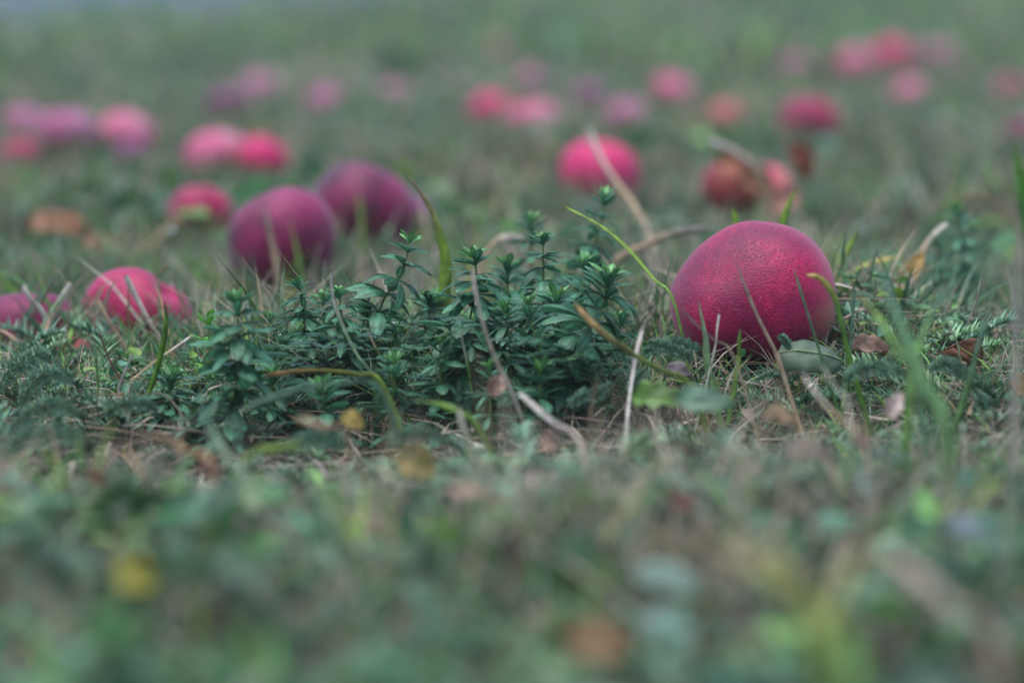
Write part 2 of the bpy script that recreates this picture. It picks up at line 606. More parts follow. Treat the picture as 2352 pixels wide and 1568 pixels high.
def weed_field(label, n, y0, y1, power, hmax, smin, smax, s, ph, tilt):
    x, y = scatter(n, y0, y1, power)
    pt = patch(x, y, s, ph)
    k = clear_of_apple(x, y) & (rng.uniform(0, 1, n) < 0.12 + 0.88 * smoothstep(0.3, 0.7, pt))
    x, y, pt = x[k], y[k], pt[k]
    n = len(x)
    low = np.exp(-(((x + 0.03) / 0.30) ** 4)) * np.exp(-(((y - 1.12) / 0.12) ** 2))
    p = on_land(x, y, 0.0)
    p[:, 2] += rng.uniform(0.06, 1.0, n) * hmax * (0.3 + 0.9 * pt) * (1 - 0.7 * low)
    col = pick(GREENS, n, [0.25, 0.28, 0.16, 0.06, 0.15, 0.10])
    # whole plants share a hue: shift it slowly over the land
    q = patch(x, y, 31, ph + 1)[:, None]
    col = col * (1 + (q - 0.5) * np.array([0.9, 0.5, -0.2])) * clump_contrast(x, y)
    o = leaflets('weed_leaves', M_WEED, p, np.abs(rng.normal(0, tilt, n)), rng.uniform(smin, smax, n) * (1 - 0.4 * low) * (np.clip(2.0 - 1.6 * (y - 0.4), 0.55, 1.25) if y1 < 1.1 else 1.0), rng.uniform(0.35, 0.8, n), col)
    tag(o, label, kind='stuff')


weed_field('soft near clover and weed leaves at the bottom of the photo', 5200, 0.48, 1.06, 0.5, 0.032, 0.0028, 0.0090, 23, 4.0, 0.9)
weed_field('low clover and weed leaves carpeting the ground between the grass', 12000, 1.0, 1.9, 1.0, 0.022, 0.0018, 0.0056, 23, 4.0, 0.7)
weed_field('blurred weed leaves among the fallen apples', 9000, 1.7, 5.5, 1.0, 0.034, 0.006, 0.017, 9, 2.0, 0.8)

# crumbled dead leaves
n = 9000
x, y = scatter(n, 0.5, 5, 1.2)
k = clear_of_apple(x, y) & (rng.uniform(0, 1, n) < 0.06 + 0.5 * smoothstep(0.4, 0.8, patch(x, y, 13, 1.1)) + 0.5 * np.exp(-((x - 0.13) / 0.06) ** 2 - ((y - 0.95) / 0.08) ** 2))
x, y = x[k], y[k]
n = len(x)
p = on_land(x, y, 0.0)
p[:, 2] += rng.uniform(0.001, 0.012, n)
o = leaflets('leaf_litter', M_DEAD, p, np.abs(rng.normal(0, 0.7, n)), rng.uniform(0.0018, 0.0060, n) * np.clip(0.5 + 0.4 * y, 0.8, 1.6), rng.uniform(0.3, 0.8, n), pick(LITTER, n), 0.45)
tag(o, 'crumbled brown dead leaves scattered under the grass', kind='stuff')

# feathery moss and yarrow seedlings round the place in focus
n = 36000
x, y = scatter(n, 0.85, 1.65, 0.8, 0.05)
k = clear_of_apple(x, y) & (rng.uniform(0, 1, n) < patch(x, y, 27, 3.1) ** 1.5 * 1.3)
x, y = x[k], y[k]
n = len(x)
p = on_land(x, y, 0.0)
p[:, 2] += rng.uniform(0.0, 0.012, n) * patch(x, y, 27, 3.1)
c = pick(GREENS, n)
o = ribbons('moss', M_GRASS, p, rng.uniform(0.001, 0.006, n), rng.uniform(0.001, 0.006, n), rng.uniform(0, 2 * math.pi, n), rng.uniform(0.0004, 0.0009, n), c, c * 1.3, 2)
tag(o, 'feathery green moss and seedlings carpeting the soil', kind='stuff')

# yarrow leaves too many to count: feathery fronds lying low through the grass
n = 3600
x, y = scatter(n, 0.6, 1.8, 0.6, 0.05)
k = clear_of_apple(x, y) & (rng.uniform(0, 1, n) < 0.2 + 0.8 * smoothstep(0.35, 0.7, patch(x, y, 15, 5.2)))
x, y = x[k], y[k]
n = len(x)
az = rng.uniform(0, 2 * math.pi, n)
el = rng.uniform(0.05, 0.9, n)
ln = rng.uniform(0.018, 0.042, n)
root = on_land(x, y, 0.002)
root[:, 2] += rng.uniform(0, 0.008, n)
fd = np.stack([np.cos(az) * np.cos(el), np.sin(az) * np.cos(el), np.sin(el)], -1)
fs = np.stack([-np.sin(az), np.cos(az), np.zeros(n)], -1)
fu = np.cross(fd, fs)
col = pick(np.array([(0.075, 0.165, 0.10), (0.06, 0.14, 0.085), (0.095, 0.18, 0.085)]), n) * clump_contrast(x, y)
bb, cc0, hh, ww, aa_, le = [], [], [], [], [], []
NS = 16
for i in range(1, NS):
    t = i / NS
    mid = root + fd * (ln * t)[:, None]
    mid[:, 2] -= ln * 0.35 * t * t
    pr = math.sin(math.pi * (0.1 + 0.88 * t)) ** 0.6
    for sgn in (-1, 1):
        for rep_ in range(2):
            dv_ = fs * sgn + fd * rng.uniform(0.2, 0.9, (n, 1)) + np.array([0, 0, 1.0]) * rng.uniform(-0.2, 0.9, (n, 1))
            L2 = ln * 0.17 * pr * rng.uniform(0.6, 1.1, n)
            bb.append(mid)
            aa_.append(np.arctan2(dv_[:, 1], dv_[:, 0]))
            le.append(np.hypot(dv_[:, 0], dv_[:, 1]) * L2)
            hh.append(dv_[:, 2] * L2)
            ww.append(ln * 0.052)
            cc0.append(col)
bb, aa_, le, hh, ww, cc0 = (np.concatenate(q) for q in (bb, aa_, le, hh, ww, cc0))
o = ribbons('yarrow_leaves', M_WEED, bb, hh, le, aa_, ww, cc0, cc0 * 1.6, 2, 0.0)
tag(o, 'feathery yarrow leaves spread low through the near grass', kind='stuff')

# ------------------------------------------------------------------ apples
AP = {
    'crimson': apple_mat('crimson_skin', (0.22, 0.003, 0.046), (0.12, 0.002, 0.031), (0.36, 0.005, 0.062), 0.30, 0.42, 1.0, (0.030, -0.021, -0.006)),
    'vivid': apple_mat('vivid_skin', (0.48, 0.007, 0.105), (0.34, 0.005, 0.075), (0.52, 0.025, 0.115), 0.15, 0.45),
    'scarlet': apple_mat('scarlet_skin', (0.30, 0.006, 0.066), (0.17, 0.004, 0.045), (0.36, 0.025, 0.08), 0.15, 0.4),
    'magenta': apple_mat('magenta_skin', (0.150, 0.006, 0.050), (0.028, 0.003, 0.015), (0.25, 0.015, 0.085), 0.3, 0.42),
    'plum': apple_mat('plum_skin', (0.11, 0.010, 0.065), (0.05, 0.006, 0.035), (0.17, 0.028, 0.12), 0.3, 0.42),
    'mauve': apple_mat('mauve_skin', (0.30, 0.065, 0.16), (0.22, 0.030, 0.10), (0.36, 0.15, 0.24), 0.5, 0.5),
    'pink': apple_mat('pink_skin', (0.46, 0.070, 0.17), (0.36, 0.020, 0.10), (0.48, 0.20, 0.26), 0.45, 0.5),
    'salmon': apple_mat('salmon_skin', (0.42, 0.055, 0.10), (0.33, 0.020, 0.07), (0.44, 0.15, 0.13), 0.2, 0.5),
    'rotten': apple_mat('rotting_skin', (0.20, 0.012, 0.030), (0.08, 0.012, 0.015), (0.22, 0.07, 0.03), 0.15, 0.5),
}
M_STALK = plant_mat('apple_stalk', 0.8, 0.0, 0.4, 300, 0.2)


def apple_shape(seed, ex, ribs=0.02, dent=0.0, dimple_dir=(0, 0, 1), pz=2.15, flat=0.0):
    """A lumpy apple of unit radius: a rounded box of revolution with a stalk hollow, a smaller eye hollow opposite and faint ribs."""
    r = np.random.default_rng(seed)
    nu, nv = 72, 46
    th = np.linspace(0, math.pi, nv)
    V, F = [], []
    ph = r.uniform(0, 6.28, 8)
    for j in range(nv):
        for i in range(nu):
            a = 2 * math.pi * i / nu
            x, y, z = math.sin(th[j]) * math.cos(a), math.sin(th[j]) * math.sin(a), math.cos(th[j])
            rad = (abs(x) ** 2.1 + abs(y) ** 2.1 + abs(z / ex) ** pz) ** (-1 / pz)
            rad *= 1 - 0.52 * math.exp(-(th[j] / 0.34) ** 2) - 0.30 * math.exp(-((math.pi - th[j]) / 0.28) ** 2)
            rad *= 1 + 0.035 * math.cos(th[j]) * math.sin(th[j]) ** 2 * 2
            rad *= 1 + ribs * math.cos(5 * a + ph[0]) * math.sin(th[j]) ** 2 * (0.6 - 0.8 * z)
            rad *= 1 + 0.02 * math.sin(2 * a + ph[1] + 2 * z) + 0.012 * math.sin(3 * x + 4 * y + 3 * z + ph[2])
            if dent:
                q = (x - 0.62) ** 2 + (y + 0.5) ** 2 + (z - 0.6) ** 2
                rad *= 1 - dent * math.exp(-q / 0.16)
            V.append((x * rad, y * rad, z * rad))
    for j in range(nv - 1):
        for i in range(nu):
            F.append((j * nu + i, (j + 1) * nu + i, (j + 1) * nu + (i + 1) % nu, j * nu + (i + 1) % nu))
    return V, F


APPLE_SHAPES = []
for s, ex, rb, dn in ((1, 0.86, 0.02, 0), (2, 0.92, 0.012, 0), (3, 0.80, 0.025, 0.0), (4, 0.84, 0.03, 0.30)):
    APPLE_SHAPES.append(apple_shape(s, ex, rb, dn))
sv, sf = tube(spline([(0, 0, 0.36), (0.02, 0.0, 0.62), (0.09, 0.03, 0.86), (0.2, 0.05, 1.05)], 7), [0.035, 0.03, 0.026, 0.026, 0.028, 0.034, 0.045], 6)
STALK_ME = make_mesh('stalk', sv, sf, [(0.10, 0.07, 0.045)] * len(sv))
cv, cf = [], []
for k in range(5):                       # the withered eye: five little pointed sepals
    a = 2 * math.pi * k / 5
    b = len(cv)
    for da, rr, zz in ((-0.35, 0.10, -0.52), (0.35, 0.10, -0.52), (0.0, 0.20, -0.70)):
        cv.append((rr * math.cos(a + da), rr * math.sin(a + da), zz))
    cf.append((b, b + 1, b + 2))
EYE_ME = make_mesh('eye', cv, cf, [(0.05, 0.035, 0.025)] * len(cv))
_apple_me = {}


def apple(px, base, diam, tone, label, shape=0, rot=(0, 0, 0), group='fallen red apples', sink=0.14, d=None, cy=None):
    """One fallen apple resting at (px, base) on the land; diam in metres."""
    if d is None:
        p, d = ground_hit(px, base, 0.018)
        c = p + np.array([0, diam * 0.35, 0])
        c[2] = float(height(c[0], c[1])) + diam * 0.30 + 0.014
        c[0] *= c[1] / p[1]
    else:
        c = at(px, cy, d)
    key = (shape, tone)
    if key not in _apple_me:
        V, F = APPLE_SHAPES[shape]
        me = make_mesh('apple', V, F)
        me.materials.append(AP[tone])
        _apple_me[key] = me
    # skin patterns are in object space: scale the mesh data itself so that they keep their real size
    me = _apple_me[key].copy()
    co = np.empty(len(me.vertices) * 3, np.float32)
    me.vertices.foreach_get('co', co)
    off = 0.0
    me.vertices.foreach_set('co', co * (diam / 2) + off)
    me.update()
    o = put('apple', me, None, None, c)
    o.rotation_euler = (-0.2 - 0.5 * abs(rot[0]), 0.6 * rot[1] * (-1) ** int(px), 0.3 * math.sin(7 * rot[2]))
    tag(o, label, 'apple', group)
    for nm, m in (('stalk', STALK_ME), ('eye', EYE_ME)):
        ch = put(nm, m, M_STALK, o)
        ch.scale = (diam / 2,) * 3
    return o


# the big apple in focus, its own outline: steeper on one side, fuller on the other shoulder
def big_apple():
    nu, nv = 180, 120
    V, F = [], []
    s = 1.285 / FPX
    for j in range(nv):
        t = math.pi * j / (nv - 1)
        for i in range(nu):
            a = 2 * math.pi * i / nu
            x, y, z = math.sin(t) * math.cos(a), math.sin(t) * math.sin(a), math.cos(t)
            up = float(smoothstep(-0.75, 0.45, z))
            side = float(smoothstep(-0.5, 0.6, x))
            pw = up * (2.32 * side + 1.74 * (1 - side)) + (1 - up) * 2.9
            ax, ay, az = 191.0, 185.0, (181.0 if z > 0 else 130.0)
            q = (abs(x / ax) ** pw + abs(y / ay) ** pw + abs(z / az) ** pw) ** (-1 / pw)
            q *= 1 + 0.010 * math.sin(3 * x + 2 * y + 1.0) + 0.008 * math.sin(5 * a + 1) * math.sin(t) ** 2
            # stalk hollow on the far side, low eye hollow towards the near lower corner
            for (dx, dy, dz), dep, wd in (((0.45, 0.86, 0.25), 0.42, 0.30), ((-0.30, -0.45, -0.95), 0.14, 0.2)):
                l = math.sqrt(dx * dx + dy * dy + dz * dz)
                ang = math.acos(max(-1, min(1, (x * dx + y * dy + z * dz) / l)))
                q *= 1 - dep * math.exp(-(ang / wd) ** 2)
            V.append((x * q * s, y * q * s, z * q * s))
    for j in range(nv - 1):
        for i in range(nu):
            F.append((j * nu + i, (j + 1) * nu + i, (j + 1) * nu + (i + 1) % nu, j * nu + (i + 1) % nu))
    o = put('apple', make_mesh('apple', V, F), AP['crimson'], None, MAIN)
    tag(o, 'large crimson apple in sharp focus covered with fine dew beside the goosegrass', 'apple', 'fallen red apples')
    st = put('stalk', STALK_ME, M_STALK, o)
    st.scale = (0.03,) * 3
    st.rotation_euler = Vector((0.45, 0.86, 0.25)).to_track_quat('Z', 'Y').to_euler()
    return o


big_apple()

A = apple
# near and middle distance (pixel column, pixel row of the base, diameter, skin, label, shape, rotation)
A(318, 800, 0.056, 'scarlet', 'dented scarlet apple behind the pale crossing straws', 3, (0.5, 0.3, 2.4), d=1.42, cy=728)
A(70, 810, 0.052, 'magenta', 'flat-topped purplish apple cut by the photo edge beside the dented scarlet apple', 2, (0.2, 0.2, 1), d=1.42, cy=765)
A(190, 850, 0.036, 'rotten', 'small dark rotten apple sunk in grass below the dented scarlet one', 2, (0.4, 0.8, 0), d=1.36, cy=850)
A(648, 655, 0.061, 'magenta', 'big magenta apple with a dark maroon underside in front of the purple one', 1, (0.6, -0.5, 0.4), d=1.62, cy=552)
A(832, 590, 0.067, 'magenta', 'big pink apple with purple flank touching the back of the magenta one', 0, (0.4, 0.8, 2.0), d=1.80, cy=488)
A(925, 590, 0.048, 'plum', 'dark purple apple half hidden beside the big pink apple', 1, (0.3, 0.2, 1.0), d=1.92, cy=525)
A(460, 580, 0.046, 'crimson', 'small crimson apple just behind the big magenta apple', 0, (1.2, 0.4, 0.3), d=1.93, cy=500)
A(500, 430, 0.060, 'pink', 'dusty pink apple pressed against a small bright red one', 0, (0.8, 0.1, 0.3), d=2.45, cy=375)
A(600, 425, 0.044, 'vivid', 'small bright red apple pressed against the dusty pink one', 1, (0.2, 1.0, 0.3), d=2.42, cy=370)
A(1378, 480, 0.062, 'vivid', 'vivid pink-red apple standing alone behind a slanting tan straw', 0, (0.5, 0.2, 0.7), d=2.18, cy=405)
A(1680, 500, 0.046, 'rotten', 'maroon apple with a bruised orange side behind the big crimson apple', 2, (0.3, 1.2, 0.5), d=2.0, cy=440)
A(1770, 500, 0.044, 'salmon', 'broken salmon apple among brown leaves behind the big crimson apple', 3, (0.9, 0.6, 0.5), d=2.05, cy=445)
A(1858, 325, 0.066, 'crimson', 'dark crimson apple standing alone in the grass below the pink cluster', 0, (0.4, 0.5, 1.5))
A(1130, 290, 0.054, 'vivid', 'bright crimson apple at the front of the middle cluster', 0, (0.7, 0.2, 1))
A(1225, 300, 0.060, 'pink', 'pale pink apple beside the bright crimson one in the middle cluster', 1, (0.3, 0.2, 1))
A(1235, 362, 0.034, 'pink', 'little pale pink apple lying below the middle cluster', 2, (0.3, 0.9, 1))
A(1215, 215, 0.052, 'mauve', 'dull rosy apple behind the middle cluster', 0, (0.3, 0.9, 2))
A(1345, 262, 0.060, 'plum', 'dusky purple apple between the middle cluster and the pale pink apple', 0, (0.1, 0.5, 2))
A(1440, 305, 0.050, 'mauve', 'pale mauve apple in front of the dusky purple apple', 1, (1.1, 0.4, 2))
A(1542, 245, 0.058, 'pink', 'rose pink apple between the dusky purple and the salmon apples', 0, (0.2, 0.4, 1))
A(1665, 290, 0.044, 'salmon', 'small salmon apple before the dark crimson apple', 1, (1.0, 0.2, 1))
A(525, 268, 0.060, 'plum', 'blackish purple apple lying flat with a lavender one behind', 2, (0.2, 0.3, 0))
A(600, 242, 0.054, 'mauve', 'lavender apple behind the blackish purple one', 0, (0.6, 0.3, 0))
A(752, 258, 0.058, 'mauve', 'dusty rose apple in the grass behind the big pink apple', 1, (0.6, 0.9, 0))
A(905, 235, 0.046, 'mauve', 'faint greyish mauve apple past the dusty rose apple', 0, (0.1, 0.4, 0))
A(292, 352, 0.056, 'pink', 'tall rosy apple with purple shade between two mauve heaps', 0, (0.7, 0.4, 0.5))
A(305, 385, 0.036, 'plum', 'small plum apple at the foot of the tall rosy apple', 1, (0.7, 0.4, 0.5))
A(60, 330, 0.054, 'mauve', 'greyish pink apple at the back of the heap by the photo edge', 0, (0.5, 0.2, 2))
A(150, 362, 0.064, 'mauve', 'wide mauve apple in the heap by the photo edge', 2, (0.2, 0.1, 2))
A(45, 385, 0.042, 'crimson', 'small red apple at the front of the heap by the photo edge', 1, (0.8, 0.6, 2))
A(1152, 108, 0.056, 'pink', 'single faint red apple far away near the top of the photo', 0, (0.3, 0.4, 0))
A(2050, 165, 0.085, 'vivid', 'brightest pink apple on top of the far cluster', 0, (0.5, 0.7, 0.3))
A(1955, 190, 0.075, 'pink', 'pale pink apple on the near flank of the far cluster', 1, (0.5, 0.4, 0.3))
A(2155, 165, 0.075, 'mauve', 'rosy grey apple at the far end of the far cluster', 0, (0.2, 0.4, 0.3))
A(2085, 235, 0.052, 'pink', 'pink apple at the foot of the far cluster', 1, (0.2, 0.9, 0.3))
A(1830, 195, 0.056, 'mauve', 'muted rose apple above the lone dark crimson apple', 0, (0.5, 0.9, 0.3))
A(2110, 85, 0.060, 'plum', 'dim purple apple farthest back over the far cluster', 0, (0.5, 0.9, 0.3))
A(2320, 235, 0.056, 'crimson', 'muted red apple by the photo edge beyond the far cluster', 0, (0.3, 0.9, 0.3))
A(2352, 320, 0.046, 'magenta', 'purple apple cut off by the photo edge in front of the muted red one', 0, (0.3, 0.2, 0.3))
A(1705, 130, 0.052, 'mauve', 'very faint mauve apple beyond the rose pink apple', 1, (0.3, 0.2, 0.3))


# grass standing up against the fallen apples
bx, bh, bwid = [], [], []
for o in [q for q in S.collection.objects if q.name.startswith('apple') and 'label' in q]:
    c = np.array(o.location)
    r0 = max(o.dimensions) / 2 if max(o.dimensions) > 0 else 0.03
    big = (c - MAIN) @ (c - MAIN) < 1e-6
    n = 110 if big else int(26 + 14 * c[1])
    f = -1 if c[1] > 0 else 1
    a_ = rng.uniform(-2.7, -0.45, n) if not big else rng.uniform(-3.4, 0.2, n)
    rr = r0 * rng.uniform(0.95, 1.5, n) + 0.004
    p_ = np.stack([c[0] + np.cos(a_) * rr, c[1] + np.sin(a_) * rr, np.zeros(n)], -1)
    p_[:, 2] = height(p_[:, 0], p_[:, 1])
    bx.append(p_)
    bh.append(rng.uniform(0.25, 0.95, n) ** 1.4 * r0 * (0.6 if big else 2.5))
    bwid.append(rng.uniform(0.0010, 0.0026, n) * (0.5 + 0.8 * c[1]) * (0.45 if big else 1))
bx, bh, bwid = np.concatenate(bx), np.concatenate(bh), np.concatenate(bwid)
n = len(bx)
c = pick(GREENS, n)
d = rng.uniform(0, 1, n) < 0.35
c[d] = pick(TANS, int(d.sum()))
o = ribbons('grass', M_GRASS, bx, bh, bh * rng.uniform(0.2, 1.2, n), rng.uniform(0, 6.28, n), bwid, c, c * 1.2)
tag(o, 'grass blades standing up against the fallen apples', kind='stuff')

# ------------------------------------------------------------------ goosegrass shoots
def goose_leaf(droop, fold, seed):
    """One narrow leaf of unit length along +X, broadest past the middle, pointed, its midrib sunk and its edges curled."""
    r = np.random.default_rng(seed)
    rows, cols = 8, 5
    V, C, F = [], [], []
    for i in range(rows):
        t = i / (rows - 1)
        w = 0.150 * (0.26 + 0.78 * smoothstep(0.0, 0.62, t)) * (1 - max(0, (t - 0.66) / 0.36) ** 2.1) + 0.004
        ang = -droop * t
        x = t * (1 - 0.10 * droop * t)
        zc = 0.12 * t * (1 - t) * 2 - droop * 0.36 * t * t
        for j in range(cols):
            s = (j - 2) / 2
            edge = abs(s)
            z = zc + fold * w * (edge - edge ** 3 * 1.25) + r.normal(0, 0.004)
            V.append((x, s * w, z))
            g = 0.85 + (1.1 if j == 2 else 0) + (0.6 if edge == 1 else 0)
            C.append((0.038 * g, 0.128 * g, 0.068 * g))
    for i in range(rows - 1):
        for j in range(cols - 1):
            a = i * cols + j
            F.append((a, a + cols, a + cols + 1, a + 1))
    return make_mesh('leaf', V, F, C)


LEAVES = [goose_leaf(d, f, 10 + i) for i, (d, f) in enumerate(((0.05, 0.5), (0.3, 0.45), (0.5, 0.4), (0.9, 0.45), (0.6, 0.8), (1.3, 0.5)))]
for l in LEAVES:
    l.materials.append(M_SHOOT)
# young bright leaves at the tip
def bright(me, g):
    m2 = me.copy()
    c = np.empty(len(m2.vertices) * 4, np.float32)
    m2.color_attributes['Col'].data.foreach_get('color', c)
    c = c.reshape(-1, 4)
    c[:, :3] = c[:, :3] * np.array(g)
    m2.color_attributes['Col'].data.foreach_set('color', c.ravel())
    return m2


YOUNG = [bright(l, (1.9, 1.5, 0.9)) for l in LEAVES[:3]]
LIME = [bright(l, (2.0, 1.9, 0.4)) for l in LEAVES[:3]]


def shoot(label, path, d, whorls, leaf_px, tip=0.32, lime=False, per=8, thick=7.5):
    """A goosegrass shoot: path runs in pixels from the top to the base; leaf_px is the longest leaf."""
    r = random.Random(hash(label) % 99991)
    r = random.Random(sum(ord(c) * (i + 3) for i, c in enumerate(label)))
    pts = [at(p[0], p[1], d + (p[2] if len(p) > 2 else 0)) for p in path][::-1]
    g = pts[0]
    gz_ = float(height(g[0], g[1]))
    if g[2] > gz_:
        pts.insert(0, np.array([g[0], g[1] + 0.004, gz_ - 0.003]))
    n = 14
    sp = spline(pts, n)
    base = sp[0].copy()
    root = put('goosegrass', None, None, None, base)
    tag(root, label, 'plant', 'goosegrass shoots crowded before the apples')
    sc = d / FPX
    rad = [thick * 0.5 * sc * (1 - 0.45 * i / (n - 1)) for i in range(n)]
    V, F = tube(sp - base, rad, 6)
    cc = [(0.070, 0.13, 0.022)] * len(V)
    put('stem', make_mesh('stem', V, F, cc), M_STEM, root)
    L0 = leaf_px * 1.34 * sc
    fine = spline(pts, 60)
    seg = np.concatenate([[0], np.cumsum(np.linalg.norm(np.diff(fine, axis=0), axis=1))])
    tot = seg[-1]
    whorls = int(round(whorls * 1.3))
    for k in range(whorls):
        f = 1 - k / whorls                        # 1 at the tip
        f = 1 - (k / whorls) ** 1.3 * 0.92
        i = int(np.searchsorted(seg, f * tot))
        i = min(max(i, 1), 59)
        p = fine[i] - base
        t = Vector(fine[i] - fine[i - 1]).normalized()
        size = L0 * (tip + (1 - tip) * min(1, (k / max(1, whorls - 1)) / 0.45))
        if k > whorls * 0.75:
            size *= 0.85
        m = per + (r.random() < 0.4) - (r.random() < 0.4)
        a0 = r.uniform(0, 6.28)
        q = Vector((0, 0, 1)).rotation_difference(t)
        for j in range(m):
            if k > 1 and r.random() < 0.14:
                continue
            a = a0 + 2 * math.pi * j / m + r.uniform(-0.2, 0.2)
            pitch = (R(50) - R(52) * min(1, k / 3.0)) + r.uniform(-0.3, 0.3)
            if k >= 2:
                pitch += r.uniform(-0.3, 0.2)
            me = (YOUNG if k < 1 else LEAVES[:3] if k < 2 else LEAVES)[r.randrange(3 if k < 2 else 6)]
            if lime:
                me = LIME[r.randrange(3)]
            ch = put('leaf', me, None, root)
            s_ = size * r.uniform(0.78, 1.1)
            mt = Matrix.Translation(Vector(p)) @ q.to_matrix().to_4x4() @ Matrix.Rotation(a, 4, 'Z') @ Matrix.Rotation(-pitch, 4, 'Y') @ Matrix.Rotation(r.uniform(-0.3, 0.3), 4, 'X') @ Matrix.Diagonal((s_, s_ * r.uniform(0.85, 1.25), s_, 1))
            ch.matrix_basis = mt
    return root


G = shoot
G('tall upright goosegrass shoot with a clear stem and big drooping whorls, standing apart', [(543, 692), (548, 760), (546, 850), (530, 950), (505, 1060)], 1.165, 10, 92)
G('goosegrass shoot with a bright star tip next past the tall upright shoot', [(687, 655), (698, 730), (702, 820), (695, 910)], 1.26, 8, 62)
G('goosegrass shoot close under the dewy grass stalk with a small green tip', [(778, 675), (790, 760), (800, 860), (800, 940)], 1.25, 8, 62)
G('leaning goosegrass shoot with a pale star tip over two wide leaf whorls', [(940, 560), (925, 620), (880, 690), (862, 760), (850, 900)], 1.27, 7, 70, 0.45)
G('bushy goosegrass shoot with a dense rounded top beside the broad green blade', [(1090, 597), (1095, 650), (1080, 730), (1070, 820), (1060, 930)], 1.23, 10, 92, 0.4)
G('goosegrass shoot with a spiky tip and straight bright stem above the bushy middle', [(1247, 553), (1248, 620), (1246, 720), (1240, 800), (1230, 930)], 1.27, 9, 80, 0.3)
G('goosegrass shoot drooping towards the lower middle with long overlapping leaves near the apple', [(1398, 645), (1385, 700), (1340, 765), (1310, 830), (1290, 920)], 1.21, 8, 98, 0.5)
G('tallest thin goosegrass shoot with a tiny star top crossed by the yellow-green stalk', [(1388, 458), (1380, 520), (1350, 600), (1318, 690), (1300, 860)], 1.36, 8, 60, 0.5, thick=6)
G('slim blurred goosegrass shoot peeping out behind the spiky one', [(1222, 515), (1220, 580), (1225, 700), (1225, 880)], 1.40, 7, 58, 0.5)
G('small pale goosegrass shoot rising in front of the shaded leaves above the moss', [(905, 835), (906, 880), (900, 920), (895, 985)], 1.18, 4, 50, 0.55)
G('small goosegrass shoot with a starry tip inside the shaded thicket', [(1213, 705), (1222, 750), (1240, 800), (1245, 900)], 1.19, 5, 58, 0.5)
G('shaded goosegrass shoot with a thick stem below the dense rounded one', [(1160, 720), (1170, 790), (1175, 870), (1170, 960)], 1.22, 8, 64, 0.5)
G('low dark goosegrass shoot at the start of the row by the kinked blade', [(395, 868), (388, 920), (380, 980), (370, 1040)], 1.20, 6, 62, 0.45)
G('small bluish goosegrass rosette low in front of the tall upright shoot', [(440, 955), (438, 990), (432, 1040)], 1.17, 4, 48, 0.6)
G('little bright lime seedling with broad leaves beside the tall upright shoot', [(478, 750), (480, 790), (482, 880)], 1.25, 2, 40, 0.9, True, 5)
G('goosegrass shoot filling the gap between the tall upright and the star tipped ones', [(618, 735), (622, 800), (620, 870), (610, 950)], 1.30, 7, 54, 0.45)
G('goosegrass shoot with a dark stem behind the star tipped one', [(742, 690), (748, 760), (752, 850), (750, 930)], 1.31, 7, 58, 0.45)
G('goosegrass shoot hidden in the shade under the leaning one', [(842, 720), (846, 790), (850, 860), (850, 940)], 1.28, 7, 62, 0.5)
G('goosegrass shoot in the hollow below the broad green blade', [(985, 690), (985, 760), (980, 850), (975, 940)], 1.29, 8, 66, 0.5)
G('dim goosegrass shoot low in the shade before the hollow', [(1010, 790), (1012, 850), (1010, 920), (1005, 970)], 1.21, 5, 56, 0.5)
G('goosegrass shoot between the dense rounded top and the spiky tip', [(1165, 620), (1168, 690), (1170, 780), (1165, 900)], 1.32, 8, 66, 0.5)
G('goosegrass shoot under the spiky tip with shaded hanging leaves', [(1275, 690), (1272, 760), (1265, 840), (1255, 930)], 1.24, 7, 74, 0.5)
G('goosegrass shoot behind the drooping one near the yellow-green stalk', [(1345, 615), (1340, 690), (1330, 790), (1320, 900)], 1.31, 8, 66, 0.5)
G('short goosegrass shoot at the end of the row before the yarrow', [(1425, 735), (1415, 790), (1400, 840), (1390, 900)], 1.29, 5, 54, 0.5)
G('rounded low goosegrass rosette behind the arched green stalk', [(742, 905), (745, 940), (748, 1000)], 1.17, 4, 62, 0.7)
G('small goosegrass rosette between the tall upright shoot and the tan tipped stalk', [(625, 865), (628, 910), (628, 980)], 1.20, 4, 50, 0.6)
G('tiny goosegrass shoot low before the dark hollow in the middle', [(1125, 850), (1127, 890), (1126, 960)], 1.18, 4, 46, 0.6)
G('goosegrass rosette spreading low on the soil before the drooping shoot', [(1240, 860), (1238, 900), (1232, 980)], 1.18, 4, 60, 0.7)
G('lone bluish goosegrass shoot in the grass past the big crimson apple', [(2200, 490), (2205, 560), (2212, 640), (2215, 760)], 1.52, 8, 56, 0.5)
G('dim goosegrass tuft behind the yellow leaf past the big crimson apple', [(2150, 560), (2158, 640), (2165, 740)], 1.56, 6, 56, 0.5)


